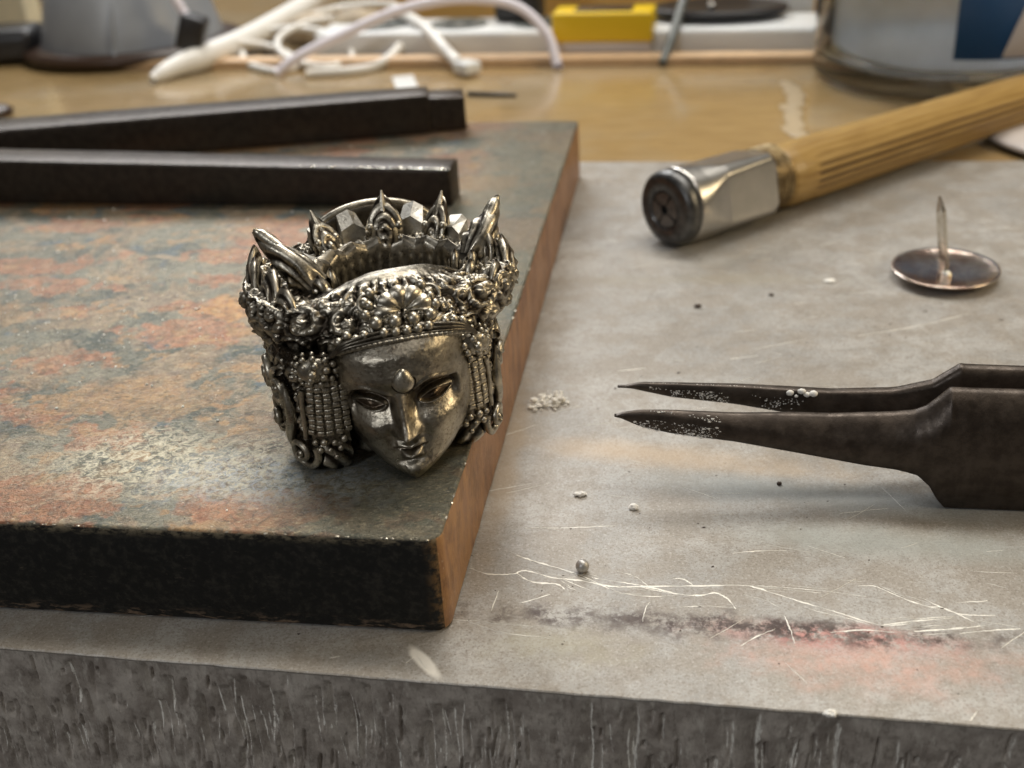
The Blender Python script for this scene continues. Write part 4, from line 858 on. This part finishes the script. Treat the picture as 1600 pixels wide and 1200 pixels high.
obj('dish', xform(lathe([(.01, .2), (14, .2), (17, 1.4), (17.3, 2.6), (15.4, 3.0), (11, 2.3), (.01, 2.0)], 64), np.diag([1.0, .62, 1])), M['black'], oc)
obj('stud', ico(1.1, 3, (1, 1, .9), (-1.5, -2.5, 3.0)), M['chrome'], oc)
wc = tag(obj('white_block', xform(box((-8, -7, 0), (9, 7, 12), 2, 4), rz(R(-14)), (76, 308.5, w0)), M['white']), 'white plastic block behind the black dish near the glass jar', 'block')
rd = tag(obj('grey_rod', tube(spline([(40.6, 274.6, w0+.9), (44.2, 281, w0+6.5), (49.5, 292, w0+16)], 12), [1.0]*4+[1.15]*8, 10), M['greyrod']), 'thin dark grey rod leaning against the power strip, right of the yellow box', 'rod')
tag(obj('thin_nail', tube([(-5.9, 258.4, w0+.55), (0, 256.2, w0+.5), (5.0, 254.4, w0+.45)], [.55, .55, .35], 8), M['black']), 'thin dark nail lying on the wooden bench just beyond the tongs tip', 'nail')
tag(obj('brown_button', xform(lathe([(.01, 2.2), (3.2, 2.0), (4.4, 1.1), (4.0, .2), (.01, 0)], 32), None, (-116.5, 268, w0)), M['brown']), 'flat dark brown button on the bench at the far left', 'button')
tag(obj('whitish_smear', xform(join([ico(1, 2, (1.5+.6*rng.random(), 3.4, .05), (rng.normal(0, .6)+.32*(k-6)*2.0, (k-6)*3.1, .03), .12) for k in range(13)]), None, (61, 232, w0)), M['pale_tan']), 'whitish smear on the wooden bench left of the glass jar', 'whitish smear')  # pale tan flattened blobs in a slanting row on the wood
tag(obj('reflection_strip', xform(box((-2.6, -11, 0), (2.6, 11, .25), .08), rz(R(8)), (-20.4, 270.5, w0)), M['white'], smooth=False), 'narrow white strip added as a reflection on the bench behind the tongs tip', 'reflection strip')  # thin white slab stands in for the connector's reflection in the varnish
for (x, y, sx_, sy_, h_, rot, lab) in ((-36, 322, 9, 7, 6, .3, 'beige lump of clutter behind the looped cables'), (-50, 330, 7, 6, 5, 1.0, 'low beige lump left of the power strip end')):
    tag(obj('clutter_lump', ico(1, 3, (sx_, sy_, h_), (x, y, w0+h_*.6), .07), M['stone']), lab, 'clutter')
tag(obj('back_board', xform(box((0, 0, 0), (260, 6, 60), .5), rz(R(-14)), (-33, 353, w0)), M['board'], smooth=False), 'tan wooden board standing upright behind the white power strip', 'board')
tag(obj('cream_panel', xform(box((0, 0, 0), (44, 8, 60), 1.0), rz(R(-14)), (-180, 366, w0)), M['cream'], smooth=False), 'tall pale cream panel standing behind the grey device at the far left', 'panel')
# glass jar
gj = thing('glass_jar', 'thick-bottomed clear glass jar with a blue label behind the pin vise handle', 'glass jar', (101.5, 252.5, w0))
gl = obj('jar_glass', lathe([(.01, 0), (28.2, 0), (29.6, .8), (30, 2.4), (29.8, 3.2), (30, 4.2), (30, 62), (29.3, 62.6), (28.6, 62), (28.6, 8), (26, 4.6), (20, 3.4), (.01, 3.0)], 96), M['glass'], gj)
obj('jar_fill', lathe([(.01, 5.0), (24.6, 5.4), (28.0, 8.6), (28.3, 48), (.01, 48)], 72), M['jarfill'], gj)  # grey filling added to hide the warm brown refraction in the glass
def label_patch(a0, a1, z0, z1, r_, cut=False):
    n = 30; P = []
    for t in np.linspace(R(a0), R(a1), n):
        q = (t-R(a0))/(R(a1)-R(a0)); zl = z0; P.append([(r_*math.cos(t), r_*math.sin(t), zl), (r_*math.cos(t), r_*math.sin(t), z1), ((r_-.25)*math.cos(t), (r_-.25)*math.sin(t), z1), ((r_-.25)*math.cos(t), (r_-.25)*math.sin(t), zl)])
    return grid(np.array(P), cv=True, flip=True)
obj('blue_label', label_patch(-112, -55, 9.5, 50, 30.35), M['blue'], gj)
def wedge():
    n = 24; P = []
    for q in np.linspace(-1, 1, n):
        t = R(-83)+q*R(12); zt = 10.0+16*(1-abs(q)**1.3)+.05; P.append([(30.6*math.cos(t), 30.6*math.sin(t), 9.9), (30.6*math.cos(t), 30.6*math.sin(t), zt), (30.4*math.cos(t), 30.4*math.sin(t), zt), (30.4*math.cos(t), 30.4*math.sin(t), 9.9)])
    return grid(np.array(P), cv=True, flip=True)
obj('label_emblem', wedge(), M['clear'], gj)
ld = thing('clear_lid', 'pale plastic lid with a black underside lying behind the vise handle at the right', 'lid', (104, 187.5, 0), 0)
ld.location = Vector((108, 199, w0))*S
obj('lid_top', lathe([(.01, 2.4), (16, 2.4), (19.2, 1.9), (19.6, 1.3), (19, .9)], 64), M['clear'], ld)
obj('lid_base', lathe([(18.6, 1.0), (18.2, .1), (.01, .05)], 64), M['black'], ld)
